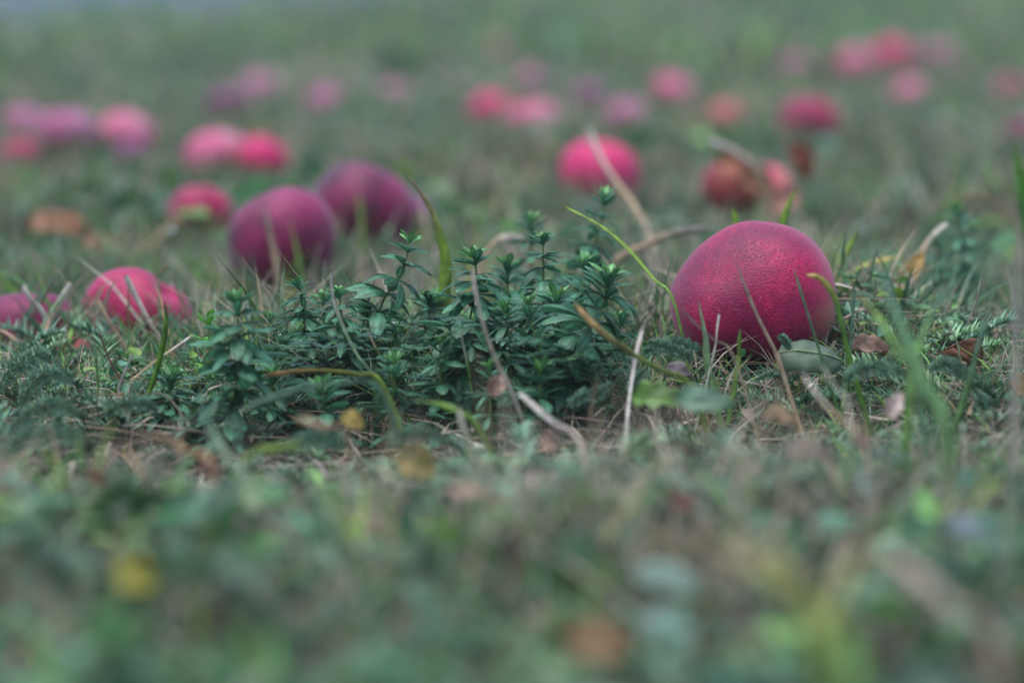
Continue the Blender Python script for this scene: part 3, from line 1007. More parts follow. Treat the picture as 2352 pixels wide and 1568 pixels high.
for fx, fy, fd, lab in (
        (650, 770, 1.33, 'shaded goosegrass shoot just behind the star tipped one'),
        (715, 760, 1.35, 'dim goosegrass shoot between the star tipped and dark stemmed ones'),
        (810, 770, 1.33, 'shaded goosegrass shoot behind the foot of the dewy stalk'),
        (870, 790, 1.32, 'low goosegrass shoot behind the lower whorls of the leaning one'),
        (905, 740, 1.35, 'faint goosegrass shoot in the gap past the leaning one'),
        (955, 760, 1.33, 'shaded goosegrass shoot between the leaning one and the broad green blade'),
        (1025, 700, 1.35, 'goosegrass shoot right at the foot of the broad green blade'),
        (1045, 770, 1.27, 'goosegrass shoot below the broad green blade and against the bushy one'),
        (1110, 740, 1.33, 'shaded goosegrass shoot straight behind the grey-tan straw'),
        (1195, 690, 1.36, 'soft goosegrass shoot at the back beneath the slim blurred one'),
        (1215, 800, 1.24, 'low goosegrass shoot under the small starry one'),
        (1305, 740, 1.34, 'dim goosegrass shoot between the spiky and drooping ones'),
        (1290, 800, 1.26, 'goosegrass shoot tucked below the long leaves of the drooping one'),
        (1360, 760, 1.30, 'goosegrass shoot behind the green stalk with the orange tip'),
        (670, 860, 1.25, 'low goosegrass shoot just above the arched yellow-green blade'),
        (890, 870, 1.24, 'dim goosegrass shoot right behind the small pale one')):
    o = shoot(lab, [(fx, fy), (fx + 4, fy + 60), (fx, fy + 120), (fx - 4, fy + 190)], fd, 7, 58 + (fx * 7) % 13, 0.5)
    o.rotation_euler.z = fx * 1.7

# the low tangle of whorls between the shoots
sky_x = [260, 400, 540, 700, 900, 1100, 1250, 1400, 1470]
sky_y = [930, 880, 800, 740, 725, 690, 680, 720, 850]
n = 620
tx = rng.uniform(270, 1465, n)
ty0 = np.interp(tx, sky_x, sky_y)
td = np.where(tx < 660, rng.uniform(1.21, 1.38, n), rng.uniform(1.18, 1.38, n))
ty = ty0 + 25 + (1000 - ty0) * rng.uniform(0, 1, n) ** 1.1
pw3 = np.array([at(a_, b_, c_) for a_, b_, c_ in zip(tx, ty, td)])
pw3[:, 2] = np.maximum(pw3[:, 2], height(pw3[:, 0], pw3[:, 1]) + 0.002)
m = 7
pos = np.repeat(pw3, m, 0)
az = np.repeat(rng.uniform(0, 6.28, n), m) + np.tile(np.arange(m) * 2 * math.pi / m, n) + rng.normal(0, 0.2, n * m)
ll = np.repeat(rng.uniform(0.0055, 0.0125, n), m) * rng.uniform(0.8, 1.15, n * m)
col = np.repeat(pick(np.array([(0.036, 0.120, 0.064), (0.048, 0.140, 0.064), (0.026, 0.090, 0.052), (0.060, 0.150, 0.055)]), n), m, 0)
o = ribbons('goosegrass_leaves', M_SHOOT, pos, rng.uniform(-0.15, 0.5, n * m) * ll, ll, az, ll * 0.26, col, col * 1.25, 4, 0.55)
tag(o, 'small low goosegrass whorls tangled between the taller shoots', kind='stuff')

# ------------------------------------------------------------------ single grass blades and straws
GREEN, LIMEC, TAN, WHITE, GOLD, BROWN, PALE, TEAL, GREY = (0.075, 0.17, 0.025), (0.16, 0.27, 0.03), (0.33, 0.245, 0.155), (0.44, 0.40, 0.36), (0.42, 0.30, 0.09), (0.09, 0.055, 0.035), (0.17, 0.25, 0.15), (0.07, 0.15, 0.10), (0.26, 0.24, 0.19)
ORANGE = (0.42, 0.24, 0.11)


def blade(label, path, d, width, c_tip, c_mid, c_base=None, kind='straw', flat=0.35, tip=0.25, round_tip=False):
    """One blade or stalk; path runs in pixels from the tip to the root, width in pixels; the root is led down into the ground."""
    r = random.Random(sum(ord(c) * (i + 3) for i, c in enumerate(label)))
    ds = list(d) if isinstance(d, (list, tuple)) else [d] * len(path)
    if np.mean(ds) < 0.9:
        ds = [q * 0.86 for q in ds]
    pts = [at(p[0], p[1], dd) for p, dd in zip(path, ds)]
    g = pts[-1]
    gz_ = float(height(g[0], g[1]))
    if g[2] > gz_ + 0.001:
        dirn = pts[-1] - pts[-2]
        dirn[2] = 0
        step = dirn / (np.linalg.norm(dirn) + 1e-9) * min(0.015, g[2] - gz_)
        pts.append(np.array([g[0] + step[0], g[1] + step[1], gz_ - 0.004]))
    n = 22
    sp = spline(pts, n)
    sc = np.mean(ds) / FPX
    V, C, F = [], [], []
    c_base = c_base or c_mid
    width *= 0.78 if kind == 'straw' else 0.95
    eye_ = np.array([0, 0, CAM_H])
    ang = r.uniform(-0.35, 0.35)
    for i in range(n):
        t = i / (n - 1)                           # 0 tip, 1 root
        tg = sp[min(i + 1, n - 1)] - sp[max(i - 1, 0)]
        tg /= np.linalg.norm(tg) + 1e-12
        vd = sp[i] - eye_
        vd /= np.linalg.norm(vd)
        a = np.cross(tg, vd)
        a /= np.linalg.norm(a) + 1e-12
        b = np.cross(tg, a)
        aa = ang + 0.3 * math.sin(3 * t + ang * 5)
        u = a * math.cos(aa) + b * math.sin(aa)
        w_ = b * math.cos(aa) - a * math.sin(aa)
        w = width * sc * 0.5 * (min(1, (0.55 if round_tip else 0.12) + t / tip) if t < tip else 1) * (0.92 + 0.12 * math.sin(9 * t + ang * 7))
        h = w * flat
        if t < 0.12:
            c = np.array(c_tip)
        elif t < 0.45:
            c = np.array(c_tip) + (np.array(c_mid) - np.array(c_tip)) * (t - 0.12) / 0.33
        else:
            c = np.array(c_mid) + (np.array(c_base) - np.array(c_mid)) * (t - 0.45) / 0.55
        for k, (ku, kw) in enumerate(((-1, 0.5), (-0.45, -0.3), (0, -0.55), (0.45, -0.3), (1, 0.5), (0.0, 0.12))):
            V.append(sp[i] + u * (ku * w) + w_ * (kw * h * 1.6))
            C.append(c * (1.15 if k in (0, 4) else 0.95) * (0.85 + 0.3 * r.random()))
    for i in range(n - 1):
        for k in range(6):
            F.append((i * 6 + k, i * 6 + (k + 1) % 6, (i + 1) * 6 + (k + 1) % 6, (i + 1) * 6 + k))
    F.append(tuple(range(6)))
    F.append(tuple(range(n * 6 - 1, n * 6 - 7, -1)))
    base = sp[-1].copy()
    base = sp[-1]
    name, cat, group = {'straw': ('dry_straw', 'straw', 'dry straws'), 'green': ('grass_blade', 'grass blade', 'green grass blades')}[kind]
    o = put(name, make_mesh(name, np.array(V) - base, F, C), M_DRY if kind == 'straw' else M_GRASS, None, base)
    return tag(o, label, cat, group)


B = blade
B('broad green blade with a thin tan curling tip rising behind the goosegrass', [(930, 398), (965, 440), (995, 490), (1012, 540), (1025, 600), (1022, 660), (1018, 760)], 1.34, 30, TAN, LIMEC, (0.12, 0.21, 0.03), 'green', 0.3, 0.55)
B('thin yellow-green stalk slanting down from the tall shoot to the crimson apple', [(1298, 476), (1380, 520), (1440, 570), (1500, 640), (1550, 700)], [1.28, 1.27, 1.26, 1.25, 1.24], 9, LIMEC, LIMEC, GREEN, 'green', 0.8, 0.08, True)
B('long blurred tan straw slanting across the vivid pink-red apple', [(1350, 295), (1385, 370), (1420, 425), (1460, 480), (1500, 570)], [1.72, 1.68, 1.64, 1.6, 1.58], 22, WHITE, TAN, GREY, 'straw', 0.5, 0.1, True)
B('pale tan straw hooking over above the big crimson apple', [(1620, 320), (1690, 350), (1745, 400), (1762, 450), (1768, 520)], 1.75, 20, WHITE, TAN, TAN, 'straw', 0.5, 0.1, True)
B('thick tan straw arching low behind the yellow-green stalk', [(1640, 524), (1560, 532), (1490, 560), (1400, 612)], 1.50, 24, WHITE, (0.42, 0.31, 0.21), TAN, 'straw', 0.4, 0.1)
B('short tan straw arching behind the dense goosegrass top', [(1205, 548), (1160, 546), (1130, 565), (1108, 610)], 1.48, 20, WHITE, TAN, TAN, 'straw', 0.5, 0.1)
B('grey-tan straw crossing in front of the goosegrass middle', [(1085, 612), (1095, 680), (1115, 760), (1145, 840), (1178, 905)], 1.12, 13, WHITE, GREY, GREY, 'straw', 0.5, 0.1, True)
B('green stalk with an orange tip slanting from the drooping shoot to the white straw', [(1318, 698), (1380, 760), (1450, 810), (1520, 850), (1590, 895)], [1.13, 1.13, 1.14, 1.14, 1.14], 15, (0.45, 0.30, 0.14), (0.17, 0.23, 0.06), (0.13, 0.20, 0.04), 'green', 0.6, 0.08, True)
B('white upright straw standing before the bare soil', [(1477, 750), (1462, 815), (1448, 900), (1440, 980), (1436, 1070)], [1.16, 1.155, 1.15, 1.13, 1.11], 13, WHITE, (0.52, 0.49, 0.45), PALE, 'straw', 0.6, 0.1, True)
B('dewy pale green stalk with a white tip leaning over the goosegrass', [(759, 620), (764, 680), (785, 745), (820, 815), (868, 880)], 1.20, 9, WHITE, PALE, PALE, 'green', 0.8, 0.1, True)
B('arched yellow-green blade with a tan tip lying before the goosegrass', [(608, 862), (680, 852), (750, 850), (820, 860), (880, 885)], 1.16, 13, ORANGE, (0.25, 0.27, 0.05), GREEN, 'green', 0.5, 0.1, True)
B('long blurred green blade arching low before the tall upright shoot', [(545, 945), (620, 915), (700, 892), (780, 882), (880, 905)], 1.06, 13, TEAL, TEAL, TEAL, 'green', 0.5, 0.1)
B('bright green blade with a kink at two thirds near the dented scarlet apple', [(378, 692), (380, 745), (365, 830), (340, 910), (310, 1000)], 1.20, 15, GREEN, (0.10, 0.21, 0.02), GREEN, 'green', 0.4, 0.25)
B('dark brown twig leaning over below the dented scarlet apple', [(222, 745), (240, 800), (258, 840), (285, 885), (310, 930)], 1.22, 7, BROWN, BROWN, BROWN, 'straw', 0.9, 0.1)
B('thin tan stalk leaning out from the kinked green blade', [(450, 765), (400, 800), (350, 835), (295, 885)], 1.22, 8, WHITE, TAN, TAN, 'straw', 0.8, 0.1)
B('short white bent straw beside the dark brown twig', [(306, 808), (290, 845), (272, 900), (290, 960)], 1.20, 7, WHITE, WHITE, TAN, 'straw', 0.8, 0.1)
B('upright tan straw below the short white bent straw', [(300, 880), (292, 940), (288, 1010), (290, 1060)], 1.18, 9, TAN, WHITE, TAN, 'straw', 0.8, 0.1)
B('tan straw lying level under the kinked green blade', [(210, 905), (260, 906), (320, 908), (390, 915)], 1.18, 6, TAN, TAN, GREY, 'straw', 0.8, 0.1)
B('fine green stalk standing beside the dark brown twig', [(218, 785), (222, 830), (225, 880), (228, 930)], 1.20, 5, TEAL, GREEN, GREEN, 'green', 0.8, 0.2)
B('tan blurred straw slanting over the face of the big crimson apple', [(1690, 598), (1715, 665), (1740, 725), (1780, 805), (1790, 830)], 1.185, 13, GREY, (0.33, 0.24, 0.18), TAN, 'straw', 0.5, 0.3)
B('thin green blade over the shaded side of the big crimson apple', [(1822, 610), (1838, 665), (1862, 740), (1890, 830)], 1.185, 8, PALE, TEAL, GREEN, 'green', 0.5, 0.3)
B('curving green blade with a golden tip over the edge of the big crimson apple', [(1852, 632), (1885, 640), (1915, 680), (1935, 750), (1955, 835)], 1.17, 14, GOLD, GREEN, GREEN, 'green', 0.5, 0.2, True)
B('dark green upright stalk just past the big crimson apple', [(1962, 648), (1960, 710), (1955, 780), (1950, 850)], 1.20, 8, TEAL, TEAL, GREEN, 'green', 0.7, 0.1)
B('short pale dewy blade standing at the foot of the big crimson apple', [(1604, 690), (1612, 730), (1622, 780), (1628, 850)], 1.19, 18, PALE, PALE, GREEN, 'green', 0.3, 0.6)
B('tiny white straw upright before the foot of the big crimson apple', [(1652, 720), (1647, 760), (1638, 820)], 1.19, 7, WHITE, WHITE, PALE, 'straw', 0.8, 0.1, True)
B('thin grey straw slanting at the foot of the big crimson apple', [(1562, 706), (1600, 745), (1640, 780), (1690, 830)], 1.16, 7, GREY, GREY, TAN, 'straw', 0.8, 0.1)
B('short dark green blade among the straws under the big crimson apple', [(1700, 755), (1698, 800), (1694, 850)], 1.19, 12, GREEN, (0.13, 0.19, 0.04), GREEN, 'green', 0.4, 0.2)
B('soft wide green blade sweeping down past the big crimson apple', [(2030, 620), (2050, 700), (2085, 790), (2120, 880), (2170, 980)], [1.0, .98, .96, .94, .92], 34, TEAL, (0.075, 0.18, 0.06), (0.07, 0.16, 0.05), 'green', 0.25, 0.5)
B('soft green blade crossing behind the wide sweeping one', [(1960, 665), (2010, 720), (2060, 800), (2110, 900)], [1.04, 1.03, 1.0, .98], 20, (0.2, 0.26, 0.08), GREEN, TEAL, 'green', 0.25, 0.4)
B('very soft grey stalk upright by the photo edge', [(2346, 520), (2343, 620), (2338, 740), (2335, 870)], 0.96, 30, GREY, (0.22, 0.22, 0.2), GREY, 'straw', 0.5, 0.2)
B('bright green blade tip hanging by the photo edge above the grey stalk', [(2325, 330), (2338, 380), (2350, 440), (2362, 540), (2370, 800)], 1.05, 30, GREEN, (0.06, 0.20, 0.03), TEAL, 'green', 0.4, 0.3)
B('tan straw bent over beside the hanging yellow leaf', [(2180, 510), (2140, 545), (2110, 590), (2060, 650)], 1.46, 18, WHITE, TAN, TAN, 'straw', 0.5, 0.1)
B('long tan straw arching towards the photo edge', [(2195, 462), (2250, 450), (2300, 480), (2345, 535), (2365, 620)], 1.7, 18, TAN, TAN, GREY, 'straw', 0.5, 0.1)
B('thick white straw lying slanted before the dark hollow', [(1192, 902), (1225, 932), (1270, 970), (1335, 1022)], [1.10, 1.08, 1.06, 1.03], 15, WHITE, (0.46, 0.42, 0.40), TAN, 'straw', 0.5, 0.1, True)
B('pale upright blade with a white tip and green foot amid the moss', [(1052, 930), (1062, 975), (1078, 1020), (1092, 1070)], 1.05, 18, WHITE, (0.4, 0.4, 0.28), GREEN, 'green', 0.4, 0.3)
B('long pale straw slanting down before the round grey leaf', [(1838, 850), (1880, 910), (1925, 960), (1985, 1020)], [1.06, 1.03, 1.0, .97], 9, WHITE, TAN, TAN, 'straw', 0.5, 0.1)
B('pale grey straw parallel to the long pale one', [(1885, 835), (1920, 890), (1950, 950)], [1.07, 1.04, 1.0], 7, WHITE, WHITE, TAN, 'straw', 0.5, 0.1)
B('pinkish white straw leaning across the dented scarlet apple', [(288, 632), (318, 690), (345, 740), (375, 790)], 1.34, 18, WHITE, (0.5, 0.4, 0.36), TAN, 'straw', 0.5, 0.1, True)
B('short orange-tan straw beside the dented scarlet apple', [(222, 690), (240, 720), (270, 770)], 1.34, 17, TAN, TAN, TAN, 'straw', 0.5, 0.1, True)
B('pale straw tip leaning inward over the flat-topped purplish apple', [(52, 655), (75, 690), (100, 720)], 1.35, 18, WHITE, WHITE, PALE, 'straw', 0.5, 0.1, True)
B('pale straw tip meeting its twin over the flat-topped purplish apple', [(165, 650), (140, 685), (112, 730)], 1.35, 18, WHITE, PALE, PALE, 'straw', 0.5, 0.1, True)
B('soft green blade entering from the photo edge above the purplish apple', [(-15, 615), (25, 670), (70, 710)], 1.5, 22, GREEN, (0.13, 0.24, 0.03), GREEN, 'green', 0.4, 0.2)
B('upright tan straw before the big magenta apple', [(610, 470), (622, 540), (635, 600), (650, 680)], 1.56, 20, GREY, TAN, GREY, 'straw', 0.5, 0.2)
B('soft tan straw leaning up towards the small crimson apple', [(420, 500), (350, 560), (280, 625), (240, 680)], 1.85, 20, TAN, TAN, GREY, 'straw', 0.5, 0.1)
B('level tan straw below the big magenta apple', [(600, 640), (520, 655), (440, 670)], 1.62, 20, TAN, TAN, GREY, 'straw', 0.5, 0.1)
B('blurred orange-tan straw before the low dark shoot', [(310, 995), (370, 1005), (430, 1035), (490, 1075)], [1.0, .99, .97, .95], 18, TAN, ORANGE, TAN, 'straw', 0.4, 0.1)
B('blurred grey-green blade leaning before the tall upright shoot', [(470, 940), (492, 1000), (520, 1050), (560, 1100)], [.98, .97, .95, .93], 22, TEAL, PALE, TEAL, 'green', 0.3, 0.3)
B('blurred lime blade lying low near the blurred orange-tan straw', [(700, 1022), (640, 1030), (560, 1060)], .99, 18, LIMEC, LIMEC, GREEN, 'green', 0.4, 0.2)
B('blurred tan straw slanting before the arched yellow-green blade', [(680, 960), (740, 980), (800, 1010)], .98, 20, TAN, TAN, GREY, 'straw', 0.4, 0.1)
B('wide soft yellow-green blade low in front pointing to the lower corner', [(1640, 1255), (1720, 1300), (1800, 1350), (1900, 1440), (1960, 1540)], [.80, .79, .77, .75, .72], 62, TAN, (0.16, 0.26, 0.06), (0.08, 0.17, 0.06), 'green', 0.2, 0.3)
B('yellow blade meeting the wide soft one at a point', [(1755, 1250), (1800, 1310), (1850, 1390), (1890, 1480)], [.78, .77, .76, .74], 40, (0.40, 0.33, 0.12), (0.28, 0.28, 0.06), GREEN, 'green', 0.2, 0.2)
B('tan blade leaning the other way beside the yellow one', [(1985, 1225), (1960, 1290), (1930, 1360), (1900, 1480)], [.78, .77, .76, .74], 36, TAN, (0.30, 0.28, 0.10), GREEN, 'green', 0.2, 0.2)
B('long soft pinkish straw slanting in the lower corner', [(2010, 1240), (2080, 1300), (2180, 1390), (2290, 1500)], [.79, .77, .75, .73], 34, (0.42, 0.35, 0.26), (0.30, 0.25, 0.21), TAN, 'straw', 0.3, 0.1)
B('soft tan straw lying low in front beneath the dark red leaf', [(1480, 1245), (1560, 1265), (1650, 1290)], .82, 34, TAN, TAN, GREY, 'straw', 0.3, 0.1)
B('short lime blade just behind the crown of the big crimson apple', [(1830, 432), (1812, 470), (1800, 505), (1790, 560)], 1.42, 20, LIMEC, (0.14, 0.26, 0.02), GREEN, 'green', 0.35, 0.5)
B('lime blade pair tip behind the crown of the big crimson apple', [(1682, 475), (1690, 505), (1700, 560)], 1.42, 20, LIMEC, LIMEC, GREEN, 'green', 0.35, 0.6)


B('lime blade leaning out past the shoulder of the big crimson apple', [(1975, 520), (1955, 560), (1930, 610), (1915, 680)], 1.40, 18, LIMEC, (0.17, 0.28, 0.03), GREEN, 'green', 0.35, 0.5)
B('short lime blade bent flat beyond the big crimson apple', [(2070, 590), (2020, 600), (1970, 625), (1940, 680)], 1.42, 22, GOLD, (0.20, 0.28, 0.04), GREEN, 'green', 0.3, 0.4)
B('pale yellow-green blade lying towards the hanging yellow leaf', [(2110, 660), (2050, 645), (1990, 665), (1950, 720)], 1.38, 18, PALE, (0.22, 0.28, 0.07), GREEN, 'green', 0.3, 0.4)
B('small upright pale blade behind the shoulder of the big crimson apple', [(1944, 520), (1938, 560), (1928, 620)], 1.36, 9, PALE, TEAL, GREEN, 'green', 0.5, 0.5)
B('soft green blade slanting across the wide sweeping one', [(2180, 640), (2140, 720), (2110, 800), (2090, 900)], [1.06, 1.05, 1.04, 1.02], 22, TEAL, (0.09, 0.20, 0.05), GREEN, 'green', 0.3, 0.4)
B('soft blue-green blade standing near the curled reddish brown leaf', [(2285, 650), (2270, 720), (2245, 800), (2225, 880)], 1.12, 14, PALE, TEAL, GREEN, 'green', 0.3, 0.4)
B('slim pale straw rising over the curled reddish brown leaf', [(2255, 620), (2245, 680), (2225, 740), (2205, 800)], 1.26, 6, WHITE, GREY, TAN, 'straw', 0.7, 0.3)
B('fine pale straw before the curled reddish brown leaf', [(2165, 700), (2180, 745), (2200, 790), (2215, 850)], 1.22, 6, WHITE, PALE, TAN, 'straw', 0.7, 0.3)
B('soft green blade arching in the near grass beneath the lobed leaf', [(1490, 1030), (1560, 1005), (1640, 1015), (1700, 1060)], .98, 15, LIMEC, PALE, GREEN, 'green', 0.4, 0.3)
B('bright green blade lying low before the thick white straw', [(950, 920), (1010, 930), (1060, 950), (1100, 985)], 1.10, 16, GREEN, (0.14, 0.25, 0.04), GREEN, 'green', 0.35, 0.3)
B('thin brown stalk upright in the bare hollow before the apple', [(1375, 850), (1366, 900), (1355, 960), (1350, 1000)], 1.12, 8, BROWN, (0.14, 0.10, 0.07), BROWN, 'straw', 0.8, 0.2)
B('slim green stalk with a pale tip before the shaded thicket', [(1055, 745), (1065, 800), (1078, 860), (1085, 900)], 1.19, 6, WHITE, GREEN, GREEN, 'green', 0.8, 0.1)
B('dark green thin stalk leaning behind the dewy pale one', [(842, 752), (858, 790), (880, 830), (900, 870)], 1.21, 6, TAN, (0.05, 0.12, 0.03), GREEN, 'green', 0.8, 0.1)

# ------------------------------------------------------------------ single leaves
def leaf_obj(name, label, cat, px, py, d, length, width, cols, az, pitch, roll, curl=0.3, cup=0.3, lobes=0.0, rib=None, mat=None, group=None, wob=0.04, tipround=0.5, ragged=0.3):
    """One leaf with thickness, curl and a raised midrib; length and width in pixels, its middle at (px, py)."""
    r = np.random.default_rng(sum(ord(c) * (i + 3) for i, c in enumerate(label)))
    if d < 1.04:                                  # lies on top of the low near growth
        q = at(px, py, d)
        d *= (CAM_H - 0.030 - float(height(q[0], q[1]))) / (CAM_H - q[2])
    sc = d / FPX
    L_, W_ = length * sc, width * sc
    rows, nc = 17, 9
    V, C, F = [], [], []
    ph = r.uniform(0, 6.28, 6)
    c0, c1 = np.array(cols[0]), np.array(cols[1])
    mid_z = []
    for side in (1, -1):
        for i in range(rows):
            t = i / (rows - 1)
            w = math.sin(math.pi * min(1, t ** 0.75 * 0.98 + 0.01)) ** tipround * W_ * 0.5 + 0.0002
            w *= 1 - lobes * (0.5 + 0.5 * math.cos(t * 6 * math.pi))
            w *= 1 + ragged * (0.10 * math.sin(17 * t + ph[5]) + 0.07 * math.sin(31 * t + ph[2]))
            x = (t - 0.5) * L_
            for j in range(nc):
                s = (j - nc // 2) / (nc // 2)
                z = -curl * L_ * 4 * (t - 0.5) ** 2 * 0.5 + cup * W_ * 0.5 * s * s
                z += wob * L_ * (math.sin(7 * t + ph[0] + 2 * s) * 0.6 + math.sin(13 * t + ph[1] - 4 * s) * 0.3 + math.sin(9 * s + ph[2]) * 0.25)
                z += -0.02 * W_ * math.exp(-(s / 0.15) ** 2)
                if j == nc // 2 and side == 1:
                    mid_z.append((x, 0, z + 0.0004))
                V.append((x, s * w, z - (0 if side == 1 else 0.00025)))
                m = 0.5 + 0.5 * math.sin(5 * t + 3 * s + ph[3]) * math.sin(8 * s + ph[4] + 4 * t)
                C.append(c0 + (c1 - c0) * m)
    h = rows * nc
    for i in range(rows - 1):
        for j in range(nc - 1):
            a = i * nc + j
            F.append((a, a + nc, a + nc + 1, a + 1))
            F.append((h + a, h + a + 1, h + a + nc + 1, h + a + nc))
        for j in (0, nc - 1):
            a = i * nc + j
            q = (a, h + a, h + a + nc, a + nc)
            F.append(q if j == 0 else q[::-1])
    o = put(name, make_mesh(name, V, F, C), mat or M_DEAD, None, at(px, py, d))
    o.rotation_euler = (roll, pitch, az)
    tag(o, label, cat, group)
    sp = spline([mid_z[0], mid_z[4], mid_z[8], mid_z[12], mid_z[16]], 9)
    tv, tf = tube(sp, [0.011 * W_ + 0.00025 - 0.00002 * i for i in range(9)], 5)
    put('midrib', make_mesh('midrib', tv, tf, [rib or tuple(c1 * 1.3)] * len(tv)), mat or M_DEAD, o)
    return o


DL = lambda *a, **k: leaf_obj('dead_leaf', a[0], 'leaf', *a[1:], group='dead leaves on the grass', **{'tipround': 0.8, 'ragged': 1.0, **k})
FL = lambda *a, **k: leaf_obj('green_leaf', a[0], 'leaf', *a[1:], mat=M_FRESH, group='broad green leaves in the grass', **k)

DL('curled reddish brown leaf standing in the grass beyond the big crimson apple', 2215, 825, 1.24, 95, 62, ((0.30, 0.15, 0.085), (0.20, 0.085, 0.05)), 0.5, 0.7, 1.0, curl=0.9, cup=1.5)
DL('dark brown shred tucked behind the curled reddish brown leaf', 2190, 785, 1.26, 60, 30, ((0.10, 0.05, 0.03), (0.06, 0.03, 0.02)), 0.2, 0.3, 1.0, curl=0.8, cup=1.0)
DL('yellow leaf hanging from the bent tan straw', 2092, 620, 1.44, 100, 42, ((0.50, 0.33, 0.10), (0.42, 0.24, 0.06)), 0.3, -0.9, 1.2, curl=0.3, cup=0.5)
DL('orange-brown leaf lying beyond the flat-topped purplish apple', 145, 520, 1.85, 165, 70, ((0.30, 0.14, 0.07), (0.22, 0.09, 0.04)), 0.3, 0.2, 0.7, curl=0.3, cup=0.5)
DL('rusty leaf standing above the broken salmon apple', 1836, 372, 1.97, 90, 70, ((0.24, 0.06, 0.03), (0.18, 0.05, 0.03)), 0.3, 1.1, 1.2, curl=0.4, cup=0.5)
DL('brown curled leaf draped between the maroon and salmon apples', 1748, 425, 1.93, 150, 80, ((0.26, 0.11, 0.05), (0.18, 0.06, 0.03)), 0.9, 0.3, 1.0, curl=0.5, cup=0.6)
DL('rust leaf with a torn edge leaning on the maroon apple', 1700, 385, 1.95, 120, 60, ((0.26, 0.09, 0.045), (0.20, 0.06, 0.03)), -0.4, 0.4, 1.1, curl=0.5, cup=0.6)
DL('dull pink-brown leaf before the broken salmon apple', 1800, 460, 1.92, 110, 56, ((0.34, 0.17, 0.13), (0.24, 0.10, 0.07)), 0.8, -0.5, 0.9, curl=0.4, cup=0.6)
DL('brown leaf lying in the grass behind the dented scarlet apple', 235, 560, 1.75, 100, 44, ((0.28, 0.15, 0.08), (0.22, 0.10, 0.06)), 0.5, 0.2, 0.8, curl=0.4, cup=0.5)
DL('soft yellow leaf low in front by the photo corner', 310, 1320, 0.82, 120, 110, ((0.24, 0.23, 0.03), (0.20, 0.18, 0.03)), 0.5, 0.3, 0.9, curl=0.2, cup=0.3)
DL('olive and ochre leaf upright in the middle of the near grass', 955, 1065, 0.94, 110, 95, ((0.26, 0.22, 0.04), (0.22, 0.14, 0.05)), 0.5, 0.3, 1.1, curl=0.2, cup=0.4)
DL('small orange-yellow leaf before the rounded rosette', 812, 968, 1.02, 62, 46, ((0.40, 0.26, 0.08), (0.30, 0.24, 0.05)), 0.5, 0.3, 0.9, curl=0.3, cup=0.4)
DL('small dark red leaf lying in the near grass below the white upright straw', 1570, 1155, 0.88, 85, 44, ((0.13, 0.025, 0.015), (0.09, 0.02, 0.012)), 0.2, 0.2, 0.9, curl=0.3, cup=0.4)
DL('soft orange-brown leaf at the bottom of the photo', 1380, 1480, 0.77, 180, 120, ((0.20, 0.10, 0.045), (0.16, 0.11, 0.045)), 0.3, 0.1, 0.8, curl=0.3, cup=0.4)
DL('pinkish brown leaf folded before the blurred grey-green blade', 495, 1095, 0.95, 120, 46, ((0.28, 0.16, 0.11), (0.22, 0.11, 0.07)), 0.9, 0.7, 0.8, curl=0.5, cup=0.8)
DL('dark red leaf scrap on the soil below the low dark shoot', 225, 1100, 0.98, 70, 36, ((0.11, 0.03, 0.02), (0.08, 0.02, 0.015)), 0.4, 0.3, 0.9, curl=0.4, cup=0.5)
DL('pinkish tan leaf lying flat before the olive and ochre one', 1090, 1130, 0.91, 130, 40, ((0.34, 0.23, 0.17), (0.26, 0.17, 0.13)), 0.1, 0.1, 0.6, curl=0.2, cup=0.4)
DL('orange scrap of leaf below the thick white straw', 1262, 1020, 1.02, 70, 44, ((0.36, 0.20, 0.11), (0.34, 0.24, 0.18)), 0.9, 0.3, 0.9, curl=0.3, cup=0.5)
DL('pale torn leaf tip in the middle of the near grass', 1215, 1105, 0.95, 80, 36, ((0.42, 0.36, 0.30), (0.36, 0.29, 0.24)), 0.7, -0.8, 0.7, curl=0.3, cup=0.4)
DL('tan shredded leaf lying before the soft teal leaf', 1790, 960, 1.02, 100, 46, ((0.34, 0.23, 0.13), (0.26, 0.17, 0.10)), 0.4, 0.3, 0.7, curl=0.3, cup=0.6)
DL('grey-brown leaf lying in the near matted straw', 1860, 1040, 0.98, 130, 60, ((0.20, 0.15, 0.12), (0.14, 0.10, 0.08)), 0.3, 0.2, 0.6, curl=0.3, cup=0.5)
DL('curled brown leaf on the near straw past the grey-brown one', 1990, 1010, 0.98, 120, 60, ((0.21, 0.15, 0.12), (0.13, 0.09, 0.07)), 1.2, 0.3, 0.6, curl=0.6, cup=0.7)
DL('pale pinkish leaf upright past the long pale straw', 2055, 930, 1.0, 70, 38, ((0.40, 0.32, 0.29), (0.34, 0.26, 0.23)), 0.7, -0.9, 0.8, curl=0.2, cup=0.4)
DL('ochre leaf cut by the photo edge below the grey stalk', 2345, 890, 1.0, 60, 60, ((0.36, 0.22, 0.06), (0.30, 0.17, 0.05)), 0.4, 0.5, 1.0, curl=0.2, cup=0.4)
DL('crumpled pinkish leaf lying beside the round grey-green leaf', 2000, 800, 1.22, 95, 52, ((0.32, 0.20, 0.14), (0.24, 0.15, 0.11)), 0.4, 0.2, 0.8, curl=0.3, cup=0.8, wob=0.07)
DL('reddish brown scrap leaf under the spiky straws in the middle', 1140, 885, 1.13, 60, 40, ((0.26, 0.17, 0.12), (0.19, 0.11, 0.08)), 1.0, -0.8, 0.8, curl=0.3, cup=0.6, wob=0.08)
DL('purplish grey leaf scrap on the bare soil before the yarrow', 1560, 855, 1.18, 70, 34, ((0.26, 0.21, 0.22), (0.18, 0.14, 0.14)), 0.3, 0.3, 0.7, curl=0.3, cup=0.8, wob=0.08)
